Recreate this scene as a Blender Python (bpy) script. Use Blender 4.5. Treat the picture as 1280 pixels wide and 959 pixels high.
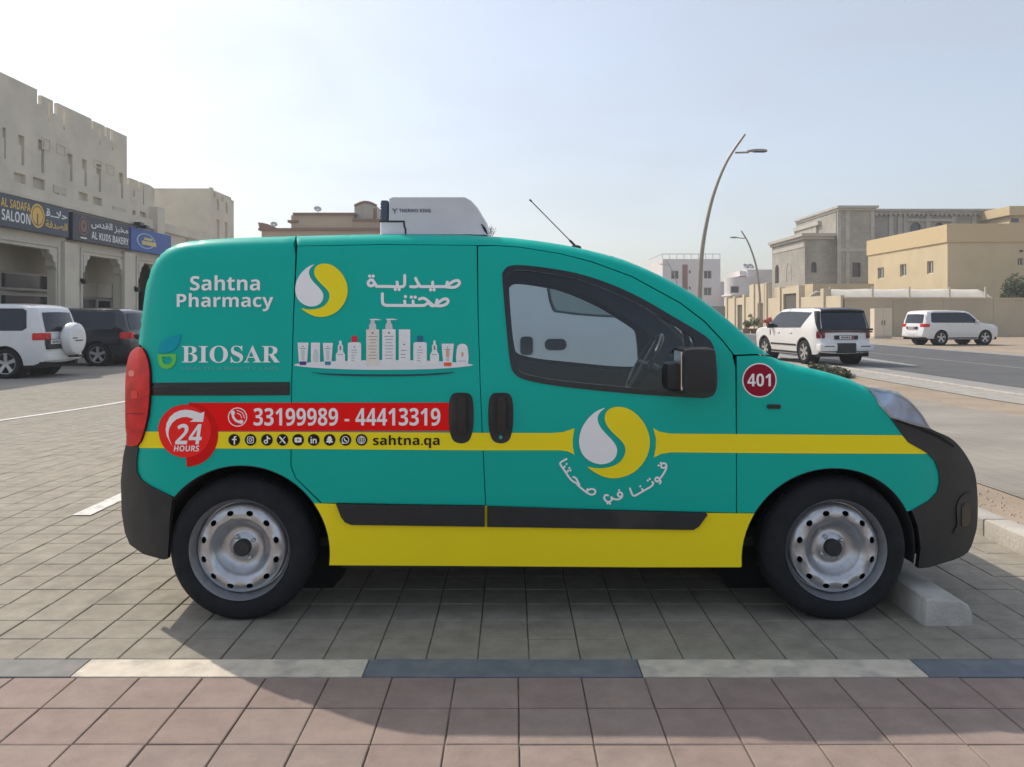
import bpy, bmesh, math, random
import numpy as np
from mathutils import Vector, Matrix
from mathutils.geometry import delaunay_2d_cdt
R = math.radians
random.seed(7)
for _o in list(bpy.data.objects): bpy.data.objects.remove(_o)
sc = bpy.context.scene
col = sc.collection

# ------------------------------------------------------------------ camera, sky, sun, exposure
F, HC, CX, HY = 1010.0, 1.30, 640.0, 395.0        # focal length in photo pixels, eye height, principal column, horizon row
cam = bpy.data.cameras.new('camera'); cam.sensor_width = 36; cam.lens = F/1280*36
cam.shift_y = -(479.5-HY)/1280; cam.clip_end = 3000; cam.clip_start = .05
co = bpy.data.objects.new('camera', cam); col.objects.link(co)
co.location = (0, 0, HC); co.rotation_euler = (R(90), 0, 0); sc.camera = co
SUN = Vector((-.73, .63, 1.0)).normalized()
elev = math.asin(SUN.z); azim = math.atan2(SUN.x, SUN.y)    # clockwise from +Y
w = bpy.data.worlds.new('World'); sc.world = w; w.use_nodes = True
nt = w.node_tree; bg = nt.nodes['Background']
sky = nt.nodes.new('ShaderNodeTexSky'); sky.sky_type = 'NISHITA'; sky.sun_disc = False
sky.sun_elevation = elev; sky.sun_rotation = azim
sky.air_density = 1.0; sky.dust_density = 2.4; sky.ozone_density = 1.2; sky.altitude = 0
haze = nt.nodes.new('ShaderNodeMix'); haze.data_type = 'RGBA'; haze.blend_type = 'MIX'; haze.inputs[0].default_value = .42   # thin even dust haze over the whole sky
haze.inputs[7].default_value = (2.20, 2.18, 2.16, 1)
tcw = nt.nodes.new('ShaderNodeTexCoord'); mpw = nt.nodes.new('ShaderNodeMapping'); mpw.inputs['Scale'].default_value = (1, 1, 3.5)   # faint wisps in the haze
nzw = nt.nodes.new('ShaderNodeTexNoise'); nzw.inputs['Scale'].default_value = 2.6; nzw.inputs['Detail'].default_value = 6; nzw.inputs['Distortion'].default_value = .6
mrw = nt.nodes.new('ShaderNodeMapRange'); mrw.inputs[1].default_value = .42; mrw.inputs[2].default_value = .72; mrw.inputs[3].default_value = .50; mrw.inputs[4].default_value = .62
nt.links.new(tcw.outputs['Generated'], mpw.inputs[0]); nt.links.new(mpw.outputs[0], nzw.inputs[0]); nt.links.new(nzw.outputs[0], mrw.inputs[0]); nt.links.new(mrw.outputs[0], haze.inputs[0])
nt.links.new(sky.outputs[0], haze.inputs[6]); nt.links.new(haze.outputs[2], bg.inputs[0]); bg.inputs[1].default_value = .15
sl = bpy.data.lights.new('sun', 'SUN'); sl.energy = 2.1; sl.angle = R(.6); sl.color = (1, .90, .77)
so = bpy.data.objects.new('sun', sl); col.objects.link(so); so.rotation_euler = (-SUN).to_track_quat('-Z', 'Y').to_euler()
vs = sc.view_settings; vs.view_transform = 'Standard'; vs.look = 'None'; vs.gamma = 1; vs.exposure = 0.77; vs.use_curve_mapping = False
sc.cycles.max_bounces = 8; sc.cycles.transparent_max_bounces = 12

# ------------------------------------------------------------------ helpers: materials
MATS = {}
def lin(c):
    return tuple(((v/255)/12.92 if v/255 <= .04045 else ((v/255+.055)/1.055)**2.4) for v in c)
def mat(name, c, rough=.6, metal=0, spec=.5, vary=.12, scale=6, bump=0, bscale=80, coat=0, detail=6, dirt=None):
    """principled material; colour gently broken up by world-space noise"""
    if name in MATS: return MATS[name]
    m = bpy.data.materials.new(name); m.use_nodes = True; MATS[name] = m
    n = m.node_tree.nodes; L = m.node_tree.links; b = n['Principled BSDF']
    b.inputs['Roughness'].default_value = rough; b.inputs['Metallic'].default_value = metal
    b.inputs['Specular IOR Level'].default_value = spec; b.inputs['Coat Weight'].default_value = coat
    b.inputs['Coat Roughness'].default_value = .08
    b.inputs['Base Color'].default_value = (*c, 1)
    geo = n.new('ShaderNodeNewGeometry')
    if vary:
        t = n.new('ShaderNodeTexNoise'); t.inputs['Scale'].default_value = scale; t.inputs['Detail'].default_value = detail
        L.new(geo.outputs['Position'], t.inputs['Vector'])
        r = n.new('ShaderNodeMapRange'); r.inputs[1].default_value = .3; r.inputs[2].default_value = .7
        r.inputs[3].default_value = 1-vary; r.inputs[4].default_value = 1+vary
        L.new(t.outputs[0], r.inputs[0])
        mx = n.new('ShaderNodeMix'); mx.data_type = 'RGBA'; mx.blend_type = 'MULTIPLY'; mx.inputs[0].default_value = 1
        mx.inputs[6].default_value = (*c, 1); L.new(r.outputs[0], mx.inputs[7])
        out = mx.outputs[2]
        if dirt:
            t2 = n.new('ShaderNodeTexNoise'); t2.inputs['Scale'].default_value = dirt[1]; t2.inputs['Detail'].default_value = 8
            L.new(geo.outputs['Position'], t2.inputs['Vector'])
            r2 = n.new('ShaderNodeMapRange'); r2.inputs[1].default_value = .5; r2.inputs[2].default_value = .72
            r2.inputs[3].default_value = 0; r2.inputs[4].default_value = dirt[2]; L.new(t2.outputs[0], r2.inputs[0])
            m2 = n.new('ShaderNodeMix'); m2.data_type = 'RGBA'; m2.inputs[7].default_value = (*dirt[0], 1)
            L.new(r2.outputs[0], m2.inputs[0]); L.new(out, m2.inputs[6]); out = m2.outputs[2]
        L.new(out, b.inputs['Base Color'])
    if bump:
        t = n.new('ShaderNodeTexNoise'); t.inputs['Scale'].default_value = bscale; t.inputs['Detail'].default_value = 5
        L.new(geo.outputs['Position'], t.inputs['Vector'])
        bp = n.new('ShaderNodeBump'); bp.inputs['Strength'].default_value = bump; bp.inputs['Distance'].default_value = .01
        L.new(t.outputs[0], bp.inputs['Height']); L.new(bp.outputs[0], b.inputs['Normal'])
    return m
def tilemat(name, cols, sx, sy, ox, oy, rough=.85, spots=.2, blue=None):
    """stone tile: each cell of the laid grid takes its own tone"""
    m = bpy.data.materials.new(name); m.use_nodes = True; MATS[name] = m
    n = m.node_tree.nodes; L = m.node_tree.links; b = n['Principled BSDF']; b.inputs['Roughness'].default_value = rough
    b.inputs['Specular IOR Level'].default_value = .3
    g = n.new('ShaderNodeNewGeometry')
    mp = n.new('ShaderNodeMapping'); mp.vector_type = 'POINT'
    mp.inputs['Location'].default_value = (-ox/sx, -oy/sy, 0); mp.inputs['Scale'].default_value = (1/sx, 1/sy, 0)
    L.new(g.outputs['Position'], mp.inputs[0])
    fl = n.new('ShaderNodeVectorMath'); fl.operation = 'FLOOR'; L.new(mp.outputs[0], fl.inputs[0])
    wn = n.new('ShaderNodeTexWhiteNoise'); wn.noise_dimensions = '3D'; L.new(fl.outputs[0], wn.inputs[0])
    cr = n.new('ShaderNodeValToRGB'); e = cr.color_ramp.elements
    e[0].color = (*cols[0], 1); e[1].color = (*cols[-1], 1)
    for i, c in enumerate(cols[1:-1]): k = e.new((i+1)/(len(cols)-1)); k.color = (*c, 1)
    L.new(wn.outputs[0], cr.inputs[0])
    t = n.new('ShaderNodeTexNoise'); t.inputs['Scale'].default_value = 9; t.inputs['Detail'].default_value = 9; t.inputs['Roughness'].default_value = .65
    L.new(g.outputs['Position'], t.inputs['Vector'])
    r = n.new('ShaderNodeMapRange'); r.inputs[1].default_value = .3; r.inputs[2].default_value = .7
    r.inputs[3].default_value = 1-spots; r.inputs[4].default_value = 1+spots; L.new(t.outputs[0], r.inputs[0])
    mx = n.new('ShaderNodeMix'); mx.data_type = 'RGBA'; mx.blend_type = 'MULTIPLY'; mx.inputs[0].default_value = 1
    L.new(cr.outputs[0], mx.inputs[6]); L.new(r.outputs[0], mx.inputs[7])
    t2 = n.new('ShaderNodeTexNoise'); t2.inputs['Scale'].default_value = 230; t2.inputs['Detail'].default_value = 3
    L.new(g.outputs['Position'], t2.inputs['Vector'])
    r2 = n.new('ShaderNodeMapRange'); r2.inputs[1].default_value = .25; r2.inputs[2].default_value = .75; r2.inputs[3].default_value = .9; r2.inputs[4].default_value = 1.1
    L.new(t2.outputs[0], r2.inputs[0])
    m3 = n.new('ShaderNodeMix'); m3.data_type = 'RGBA'; m3.blend_type = 'MULTIPLY'; m3.inputs[0].default_value = 1
    L.new(mx.outputs[2], m3.inputs[6]); L.new(r2.outputs[0], m3.inputs[7])
    # dark oil and rubber spots
    v = n.new('ShaderNodeTexNoise'); v.inputs['Scale'].default_value = 2.3; v.inputs['Detail'].default_value = 6
    L.new(g.outputs['Position'], v.inputs['Vector'])
    r4 = n.new('ShaderNodeMapRange'); r4.inputs[1].default_value = .6; r4.inputs[2].default_value = .75; r4.inputs[3].default_value = 1; r4.inputs[4].default_value = .8
    L.new(v.outputs[0], r4.inputs[0])
    m4 = n.new('ShaderNodeMix'); m4.data_type = 'RGBA'; m4.blend_type = 'MULTIPLY'; m4.inputs[0].default_value = 1
    L.new(m3.outputs[2], m4.inputs[6]); L.new(r4.outputs[0], m4.inputs[7]); L.new(m4.outputs[2], b.inputs['Base Color'])
    bp = n.new('ShaderNodeBump'); bp.inputs['Strength'].default_value = .25; bp.inputs['Distance'].default_value = .004
    L.new(t2.outputs[0], bp.inputs['Height']); L.new(bp.outputs[0], b.inputs['Normal'])
    return m
def brickmat(name, c1, c2, cm, bw, bh, mortar=.02, axis='xy', rough=.9):
    m = bpy.data.materials.new(name); m.use_nodes = True; MATS[name] = m
    n = m.node_tree.nodes; L = m.node_tree.links; b = n['Principled BSDF']; b.inputs['Roughness'].default_value = rough
    b.inputs['Specular IOR Level'].default_value = .25
    g = n.new('ShaderNodeNewGeometry'); s = n.new('ShaderNodeSeparateXYZ'); L.new(g.outputs['Position'], s.inputs[0])
    c = n.new('ShaderNodeCombineXYZ')
    if axis == 'xy': L.new(s.outputs[0], c.inputs[0]); L.new(s.outputs[1], c.inputs[1])
    else:
        ad = n.new('ShaderNodeMath'); ad.operation = 'ADD'; L.new(s.outputs[0], ad.inputs[0]); L.new(s.outputs[1], ad.inputs[1])
        L.new(ad.outputs[0], c.inputs[0]); L.new(s.outputs[2], c.inputs[1])
    br = n.new('ShaderNodeTexBrick'); L.new(c.outputs[0], br.inputs[0]); br.inputs['Scale'].default_value = 1
    br.inputs['Color1'].default_value = (*c1, 1); br.inputs['Color2'].default_value = (*c2, 1); br.inputs['Mortar'].default_value = (*cm, 1)
    br.inputs['Brick Width'].default_value = bw; br.inputs['Row Height'].default_value = bh; br.inputs['Mortar Size'].default_value = mortar
    if axis == 'xy': br.offset = 0
    t = n.new('ShaderNodeTexNoise'); t.inputs['Scale'].default_value = .6; t.inputs['Detail'].default_value = 8
    L.new(g.outputs['Position'], t.inputs['Vector'])
    r = n.new('ShaderNodeMapRange'); r.inputs[1].default_value = .3; r.inputs[2].default_value = .7; r.inputs[3].default_value = .85; r.inputs[4].default_value = 1.15
    L.new(t.outputs[0], r.inputs[0])
    mx = n.new('ShaderNodeMix'); mx.data_type = 'RGBA'; mx.blend_type = 'MULTIPLY'; mx.inputs[0].default_value = 1
    L.new(br.outputs[0], mx.inputs[6]); L.new(r.outputs[0], mx.inputs[7]); L.new(mx.outputs[2], b.inputs['Base Color'])
    return m
def glassmat(name, tint, refl=.1, rough=.02):
    m = bpy.data.materials.new(name); m.use_nodes = True; MATS[name] = m
    n = m.node_tree.nodes; L = m.node_tree.links; n.remove(n['Principled BSDF'])
    t = n.new('ShaderNodeBsdfTransparent'); t.inputs[0].default_value = (*tint, 1)
    g = n.new('ShaderNodeBsdfGlossy'); g.inputs['Roughness'].default_value = rough; g.inputs[0].default_value = (1, 1, 1, 1)
    lw = n.new('ShaderNodeFresnel'); lw.inputs[0].default_value = 1.5
    ad = n.new('ShaderNodeMath'); ad.operation = 'ADD'; ad.inputs[1].default_value = refl; ad.use_clamp = True; L.new(lw.outputs[0], ad.inputs[0])
    mx = n.new('ShaderNodeMixShader'); L.new(ad.outputs[0], mx.inputs[0]); L.new(t.outputs[0], mx.inputs[1]); L.new(g.outputs[0], mx.inputs[2])
    L.new(mx.outputs[0], n['Material Output'].inputs[0])
    return m

# ------------------------------------------------------------------ helpers: objects
def mesh(name, V, Fc, mats, smooth=False, fm=None, flat_angle=None):
    me = bpy.data.meshes.new(name)
    me.from_pydata([tuple(map(float, v)) for v in V], [], [tuple(map(int, f)) for f in Fc])
    if not isinstance(mats, (list, tuple)): mats = [mats]
    for m in mats: me.materials.append(m)
    if fm is not None: me.polygons.foreach_set('material_index', [int(i) for i in fm])
    if smooth:
        me.polygons.foreach_set('use_smooth', [True]*len(me.polygons))
        if flat_angle: me.set_sharp_from_angle(angle=R(flat_angle))
    me.update(); return me
def obj(name, me, parent=None, kind=None, label=None, cat=None, group=None, loc=None, rot=None):
    o = bpy.data.objects.new(name, me); col.objects.link(o)
    if parent: o.parent = parent
    if loc is not None: o.location = loc
    if rot is not None: o.rotation_euler = rot
    if kind: o['kind'] = kind
    if label: o['label'] = label
    if cat: o['category'] = cat
    if group: o['group'] = group
    return o
def thing(name, label, cat, loc=(0, 0, 0), rz=0, group=None):
    return obj(name, None, None, None, label, cat, group, loc, (0, 0, rz))
def copy_tree(o, parent=None):
    c = o.copy(); col.objects.link(c)
    if parent: c.parent = parent
    for ch in list(o.children): copy_tree(ch, c)
    return c
class MB:
    """collects simple solids into one mesh"""
    def __init__(s): s.v = []; s.f = []; s.m = []
    def add(s, V, Fc, mi=0):
        k = len(s.v); s.v += [tuple(v) for v in V]; s.f += [tuple(i+k for i in f) for f in Fc]; s.m += [mi]*len(Fc); return s
    def box(s, x0, x1, y0, y1, z0, z1, mi=0, bev=0):
        if bev:
            b = bmesh.new(); bmesh.ops.create_cube(b, size=1)
            for v in b.verts: v.co = Vector(((x0+x1)/2+v.co.x*(x1-x0), (y0+y1)/2+v.co.y*(y1-y0), (z0+z1)/2+v.co.z*(z1-z0)))
            bmesh.ops.bevel(b, geom=b.edges[:], offset=bev, segments=2, affect='EDGES', profile=.6)
            b.verts.index_update(); s.add([v.co[:] for v in b.verts], [[v.index for v in f.verts] for f in b.faces], mi); b.free(); return s
        V = [(x0, y0, z0), (x1, y0, z0), (x1, y1, z0), (x0, y1, z0), (x0, y0, z1), (x1, y0, z1), (x1, y1, z1), (x0, y1, z1)]
        return s.add(V, [(0, 3, 2, 1), (4, 5, 6, 7), (0, 1, 5, 4), (1, 2, 6, 5), (2, 3, 7, 6), (3, 0, 4, 7)], mi)
    def tube(s, pts, rad, n=8, mi=0, caps=True):
        pts = [Vector(p) for p in pts]; rs = rad if isinstance(rad, (list, tuple)) else [rad]*len(pts)
        V = []; prev = None
        for i, p in enumerate(pts):
            t = (pts[min(i+1, len(pts)-1)]-pts[max(i-1, 0)]).normalized()
            a = (prev - t*prev.dot(t)) if prev else t.orthogonal()
            a.normalize(); prev = a; b = t.cross(a)
            for k in range(n):
                q = 2*math.pi*k/n; V.append(p+(a*math.cos(q)+b*math.sin(q))*rs[i])
        Fc = [(i*n+k, i*n+(k+1) % n, (i+1)*n+(k+1) % n, (i+1)*n+k) for i in range(len(pts)-1) for k in range(n)]
        if caps: Fc += [tuple(range(n-1, -1, -1)), tuple((len(pts)-1)*n+k for k in range(n))]
        return s.add(V, Fc, mi)
    def lathe(s, prof, c=(0, 0, 0), axis='z', n=24, mi=0):
        """prof: (radius, height) pairs round an axis through c"""
        V = []
        for r, h in prof:
            for k in range(n):
                q = 2*math.pi*k/n; a, b = r*math.cos(q), r*math.sin(q)
                p = (a, b, h) if axis == 'z' else ((a, h, b) if axis == 'y' else (h, a, b))
                V.append((c[0]+p[0], c[1]+p[1], c[2]+p[2]))
        Fc = [(i*n+k, i*n+(k+1) % n, (i+1)*n+(k+1) % n, (i+1)*n+k) for i in range(len(prof)-1) for k in range(n)]
        return s.add(V, Fc, mi)
    def build(s, name, mats, parent=None, smooth=False, ang=40, **k):
        return obj(name, mesh(name, s.v, s.f, mats, smooth, s.m, ang if smooth else None), parent, **k)

def inpoly(P, poly):
    poly = np.asarray(poly); x, y = P[:, 0], P[:, 1]; ins = np.zeros(len(P), bool)
    x0, y0 = poly[:, 0], poly[:, 1]; x1, y1 = np.roll(x0, -1), np.roll(y0, -1)
    for a, b, c, d in zip(x0, y0, x1, y1):
        if b == d: continue
        m = ((b > y) != (d > y)) & (x < (c-a)*(y-b)/(d-b)+a); ins ^= m
    return ins
def dens(poly, h, closed=True):
    out = []; n = len(poly)
    for i in range(n if closed else n-1):
        a = np.array(poly[i], float); b = np.array(poly[(i+1) % n], float); k = max(1, int(math.ceil(np.linalg.norm(b-a)/h)))
        out += [tuple(a+(b-a)*j/k) for j in range(k)]
    if not closed: out.append(tuple(poly[-1]))
    return out
def smooth_poly(pts, k=3, closed=True):
    """Catmull-Rom through the points"""
    P = [np.array(p, float) for p in pts]; n = len(P); out = []
    for i in range(n if closed else n-1):
        a, b, c, d = (P[(i-1) % n], P[i], P[(i+1) % n], P[(i+2) % n]) if closed else (P[max(i-1, 0)], P[i], P[i+1], P[min(i+2, n-1)])
        for j in range(k):
            t = j/k; out.append(tuple(.5*((2*b)+(c-a)*t+(2*a-5*b+4*c-d)*t*t+(3*b-a-3*c+d)*t**3)))
    if not closed: out.append(tuple(P[-1]))
    return out
def circ(cx, cy, r, n=32, ry=None, a0=0, a1=360):
    ry = r if ry is None else ry
    if a1-a0 >= 360: return [(cx+r*math.cos(2*math.pi*k/n), cy+ry*math.sin(2*math.pi*k/n)) for k in range(n)]
    return [(cx+r*math.cos(R(a0+(a1-a0)*k/n)), cy+ry*math.sin(R(a0+(a1-a0)*k/n))) for k in range(n+1)]
def rrect(x0, y0, x1, y1, r, n=4):
    out = []
    for cx, cy, a in ((x1-r, y1-r, 0), (x0+r, y1-r, 90), (x0+r, y0+r, 180), (x1-r, y0+r, 270)):
        out += [(cx+r*math.cos(R(a+90*k/n)), cy+r*math.sin(R(a+90*k/n))) for k in range(n+1)]
    return out
def region(adds, subs=(), grid=None, eps=1e-5):
    """2-D triangulation of union(adds) minus union(subs)"""
    V = []; E = []
    for p in list(adds)+list(subs):
        k = len(V); n = len(p); V += [tuple(q) for q in p]; E += [(k+i, k+(i+1) % n) for i in range(n)]
    if grid:
        A = np.array([q for p in adds for q in p]); lo, hi = A.min(0), A.max(0)
        gx = np.arange(lo[0]+grid*.5, hi[0], grid); gy = np.arange(lo[1]+grid*.5, hi[1], grid)
        if len(gx) and len(gy):
            G = np.stack(np.meshgrid(gx, gy), -1).reshape(-1, 2)
            m = np.zeros(len(G), bool)
            for p in adds: m |= inpoly(G, p)
            for p in subs: m &= ~inpoly(G, p)
            G = G[m]
            # keep interior points clear of the outlines
            B = np.array(V)
            if len(G) and len(B):
                keep = np.array([np.min((B[:, 0]-g[0])**2+(B[:, 1]-g[1])**2) > (grid*.35)**2 for g in G]); G = G[keep]
            V += [tuple(g) for g in G]
    r = delaunay_2d_cdt([Vector(v) for v in V], E, [], 0, eps)
    P = np.array([(v.x, v.y) for v in r[0]]); T = np.array([f for f in r[2] if len(f) == 3])
    C = P[T].mean(1); keep = np.zeros(len(T), bool)
    for p in adds: keep |= inpoly(C, p)
    for p in subs: keep &= ~inpoly(C, p)
    T = T[keep]
    u, inv = np.unique(T, return_inverse=True); return P[u], inv.reshape(T.shape)
def solid2d(P, T, front, back):
    """front/back: functions (N,2)->(N,3); closes the rim"""
    A = front(P); n = len(P)
    if back is None: return A, [tuple(t) for t in T]
    B = back(P); V = np.vstack([A, B]); Fc = [tuple(t) for t in T]+[(t[2]+n, t[1]+n, t[0]+n) for t in T]
    ed = {}
    for t in T:
        for a, b in ((t[0], t[1]), (t[1], t[2]), (t[2], t[0])): ed[(a, b)] = ed.get((a, b), 0)+1
    for (a, b) in ed:
        if (b, a) not in ed: Fc.append((b, a, a+n, b+n))
    return V, Fc
_tc = {}
def text2d(s, off=0.0):
    """glyph outlines as a flat triangulated mesh (built-in font)"""
    if (s, off) in _tc: return _tc[(s, off)]
    c = bpy.data.curves.new('t', 'FONT'); c.body = s; c.offset = off; c.resolution_u = 4
    o = bpy.data.objects.new('t', c); col.objects.link(o); bpy.context.view_layer.update()
    dg = bpy.context.evaluated_depsgraph_get(); me = o.evaluated_get(dg).to_mesh()
    P = np.array([v.co[:2] for v in me.vertices]); Fc = [tuple(p.vertices) for p in me.polygons]
    o.evaluated_get(dg).to_mesh_clear(); bpy.data.objects.remove(o); bpy.data.curves.remove(c)
    _tc[(s, off)] = (P, Fc); return P, Fc
def fit(P, x0, y0, x1, y1, shear=0):
    """map glyph mesh into a box whose y axis runs DOWN (photo-like)"""
    P = P.copy(); P[:, 0] += shear*P[:, 1]; lo, hi = P.min(0), P.max(0); t = (P-lo)/(hi-lo)
    return np.stack([x0+t[:, 0]*(x1-x0), y1-t[:, 1]*(y1-y0)], 1)
def B_(s):   # sans bold letters and digits
    o = ''
    for ch in s:
        if 'A' <= ch <= 'Z': o += chr(0x1D5D4+ord(ch)-65)
        elif 'a' <= ch <= 'z': o += chr(0x1D5EE+ord(ch)-97)
        elif '0' <= ch <= '9': o += chr(0x1D7EC+ord(ch)-48)
        else: o += ch
    return o
def BI_(s):  # sans bold italic
    return ''.join(chr(0x1D63C+ord(c)-65) if 'A' <= c <= 'Z' else (chr(0x1D656+ord(c)-97) if 'a' <= c <= 'z' else B_(c)) for c in s)
def SB_(s): return ''.join(chr(0x1D400+ord(c)-65) if 'A' <= c <= 'Z' else c for c in s)
def AR(l): return ''.join(chr(x) for x in reversed(l))
def capsule(a, b, r, n=6):
    a = np.array(a, float); b = np.array(b, float); d = b-a; L = np.linalg.norm(d); q = math.atan2(d[1], d[0]) if L > 1e-9 else 0
    return [tuple(b+r*np.array((math.cos(q-math.pi/2+math.pi*k/n), math.sin(q-math.pi/2+math.pi*k/n)))) for k in range(n+1)] + \
           [tuple(a+r*np.array((math.cos(q+math.pi/2+math.pi*k/n), math.sin(q+math.pi/2+math.pi*k/n)))) for k in range(n+1)]
def strokes(lines, r, sm=3):
    out = []
    for l in lines:
        if len(l) == 1: out.append(circ(l[0][0], l[0][1], r*1.12, 12)); continue
        p = smooth_poly(l, sm, False) if len(l) > 2 else l
        out += [capsule(p[i], p[i+1], r) for i in range(len(p)-1)]
    return out
def gz(y):
    """the lot falls gently away from the camera"""
    y = np.asarray(y, float); t = np.clip((y-5.5)/11, 0, 1); return -.30*t*t*(3-2*t)
def G(px, py):
    """ground point seen at a photo pixel"""
    d = F*HC/(py-HY)
    for _ in range(30): d = F*(HC-float(gz(d)))/(py-HY)
    return ((px-CX)/F*d, d)
def X(px, d): return (px-CX)/F*d
def Z(py, d): return HC-(py-HY)/F*d

# ------------------------------------------------------------------ ground
def sheet(name, x0, x1, ys, dz, m, parent=None, kind='structure', nx=1):
    ys = list(ys); xs = [x0+(x1-x0)*i/nx for i in range(nx+1)]; n = nx+1
    V = [(x, y, float(gz(y))+dz) for y in ys for x in xs]
    Fc = [(j*n+i, j*n+i+1, (j+1)*n+i+1, (j+1)*n+i) for j in range(len(ys)-1) for i in range(nx)]
    return obj(name, mesh(name, V, Fc, m), parent, kind)
def yr(a, b):
    o = [a]; y = a
    while y < b: y = min(b, y+(.6 if 4 < y < 18 else max(1, abs(y)*.2))); o.append(y)
    return o
sand = mat('sand', (.33, .262, .19), .95, vary=.18, scale=.9, bump=.9, bscale=22, detail=10, dirt=((.30, .25, .19), 7, .7))
sheet('ground', -1500, 1500, [-60, 0, 5.5]+yr(5.6, 20)[1:]+[60, 300, 2500], -.045, sand, nx=2)
GREY = [(.276, .256, .212), (.298, .275, .226), (.285, .263, .217), (.308, .283, .232), (.286, .26, .214), (.27, .25, .207)]
GS, GX0, GY0 = .195, .065, 2.883*F/924
grey = tilemat('grey_tile', GREY, GS, GS, GX0, GY0, spots=.2)
PINK = [(.272, .208, .182), (.292, .228, .20), (.282, .215, .186), (.296, .234, .204), (.27, .216, .19)]
PS, PX0, PY0 = .2265, -.204, 2.657*F/924
pink = tilemat('pink_tile', PINK, PS, PS, PX0, PY0, spots=.15)
joint = mat('joint_sand', (.13, .115, .098), .95, vary=.25, scale=30, dirt=((.30, .27, .23), 5, .9))
lot_far = brickmat('lot_paving', (.27, .255, .222), (.30, .28, .245), (.17, .155, .14), GS, GS, .008)
KY0, KY1 = PY0+.004, PY0+.004+.15
GY = KY1+.002
lot = sheet('parking_lot', -26, 2.80, [GY]+yr(GY+.1, 48)[1:], -.006, joint)
def tile_mesh(name, s, seed, m, h=.012):
    rnd = random.Random(seed); g = .0024; b = .003; a = s/2-g; c = a-b
    j = [rnd.uniform(-.0009, .0009) for _ in range(8)]
    V = [(-a+j[0], -a+j[1], 0), (a+j[2], -a, 0), (a, a+j[3], 0), (-a, a+j[4], 0)]
    V = [(x, y, -h) for x, y, _ in V]+[(x, y, -b*.7) for x, y, _ in V]+[(x*c/a, y*c/a, rnd.uniform(-.0006, .0006)) for x, y, _ in V]
    Fc = [(8, 9, 10, 11)]+[(k, (k+1) % 4, (k+1) % 4+4, k+4) for k in range(4)]+[(k+4, (k+1) % 4+4, (k+1) % 4+8, k+8) for k in range(4)]
    return mesh(name, V, Fc, m)
def lay_tiles(parent, s, x_phase, y0, nrow, xr, m, limit, name='paving_tile', ymax=None):
    vars_ = [tile_mesh(name, s, k, m) for k in range(6)]
    cells = []
    for r in range(nrow):
        yc = y0+(r+.5)*s*1.0
        x0, x1 = xr(yc)
        k0 = math.floor((x0-x_phase)/s)
        k = k0
        while x_phase+k*s < x1:
            xc = x_phase+(k+.5)*s; cells.append((xc, yc, r)); k += 1
    vis = []
    for xc, yc, r in cells:
        px = CX+xc/max(yc, .05)*F; py = HY+F*HC/max(yc, .05)
        hid = (150 < px < 1215 and py < 700) or (225 < px < 1125 and py < 772 and (px < 390 or px > 950)) or px < -30 or px > 1310 or py > 975
        vis.append((hid, yc, xc))
    order = sorted(range(len(cells)), key=lambda i: vis[i]); ind = set(order[:limit])
    mb = MB()
    rnd = random.Random(3)
    for i, (xc, yc, r) in enumerate(cells):
        z = float(gz(yc))+rnd.uniform(-.0012, .0012); sl = (float(gz(yc+.1))-float(gz(yc-.1)))/.2
        if i in ind:
            obj(name, vars_[rnd.randrange(6)], parent, loc=(xc, yc, z+.0005), rot=(math.atan(sl)+rnd.uniform(-.003, .003), rnd.uniform(-.003, .003), 0))
        else:
            a = s/2-.0028; c = a-.003; V = []
            for q, zz in ((a, -.011), (a, -.003), (c, 0)):
                V += [(xc-q, yc-q, z+zz-q*sl), (xc+q, yc-q, z+zz-q*sl), (xc+q, yc+q, z+zz+q*sl), (xc-q, yc+q, z+zz+q*sl)]
            mb.add(V, [(8, 9, 10, 11)]+[(k+4, (k+1) % 4+4, (k+1) % 4+8, k+8) for k in range(4)])
    if mb.v: mb.build('far_paving_tiles', m, parent, kind='stuff')
lay_tiles(lot, GS, GX0, GY, 74, lambda y: (-max(y*.66+.3, 6), 2.77), grey, 296)
# paving past the modelled rows
sheet('lot_surface', -26, 2.79, yr(GY+74*GS, 48), -.001, lot_far)
pave = sheet('front_pavement', -4, 4, [-1.2, KY0], -.006, joint)
# pink rows run towards the camera from the kerb
_n = 15
lay_tiles(pave, PS, PX0, KY0-.003-_n*PS, _n, lambda y: (-3.6, 3.6), pink, 290)
pink_far = brickmat('pink_paving', (.27, .21, .184), (.295, .232, .20), (.13, .115, .098), PS, PS, .006)
for a, b in ((-26, -3.75), (3.85, 14)): sheet('pavement_surface', a, b, [-3, KY0], -.002, pink_far)
# painted flush kerb in alternating lengths
cream = mat('kerb_cream_paint', (.62, .56, .46), .8, vary=.12, scale=14, dirt=((.33, .31, .29), 9, .7), bump=.3)
blueg = mat('kerb_blue_grey_paint', (.15, .175, .20), .8, vary=.15, scale=12, dirt=((.26, .26, .26), 8, .6), bump=.3)
palek = mat('kerb_grey_concrete', (.215, .215, .205), .85, vary=.15, scale=12, dirt=((.2, .2, .2), 9, .5), bump=.3)
kerb = obj('flush_kerb', None, None, 'structure')
kx = [-4.1, -3.0, -1.915, -.53, .475, 1.45, 2.5, 3.6]
xs = [X(100, KY0+.07), X(457, KY0+.07), X(800, KY0+.07), X(1150, KY0+.07)]
segs = [(xs[0]-1.05*k-1.05, xs[0]-1.05*k, (palek, cream)[k % 2]) for k in range(9)]+[ (xs[0], xs[1], cream), (xs[1], xs[2], blueg), (xs[2], xs[3], cream), ]+[(xs[3]+1.05*k, xs[3]+1.05*k+1.05, (blueg, cream)[k % 2]) for k in range(5)]
for a, b, m in segs:
    MB().box(a+.002, b-.002, KY0+.002, KY1-.002, -.03, .0015, bev=.003).build('kerb_stone', m, kerb)
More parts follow.
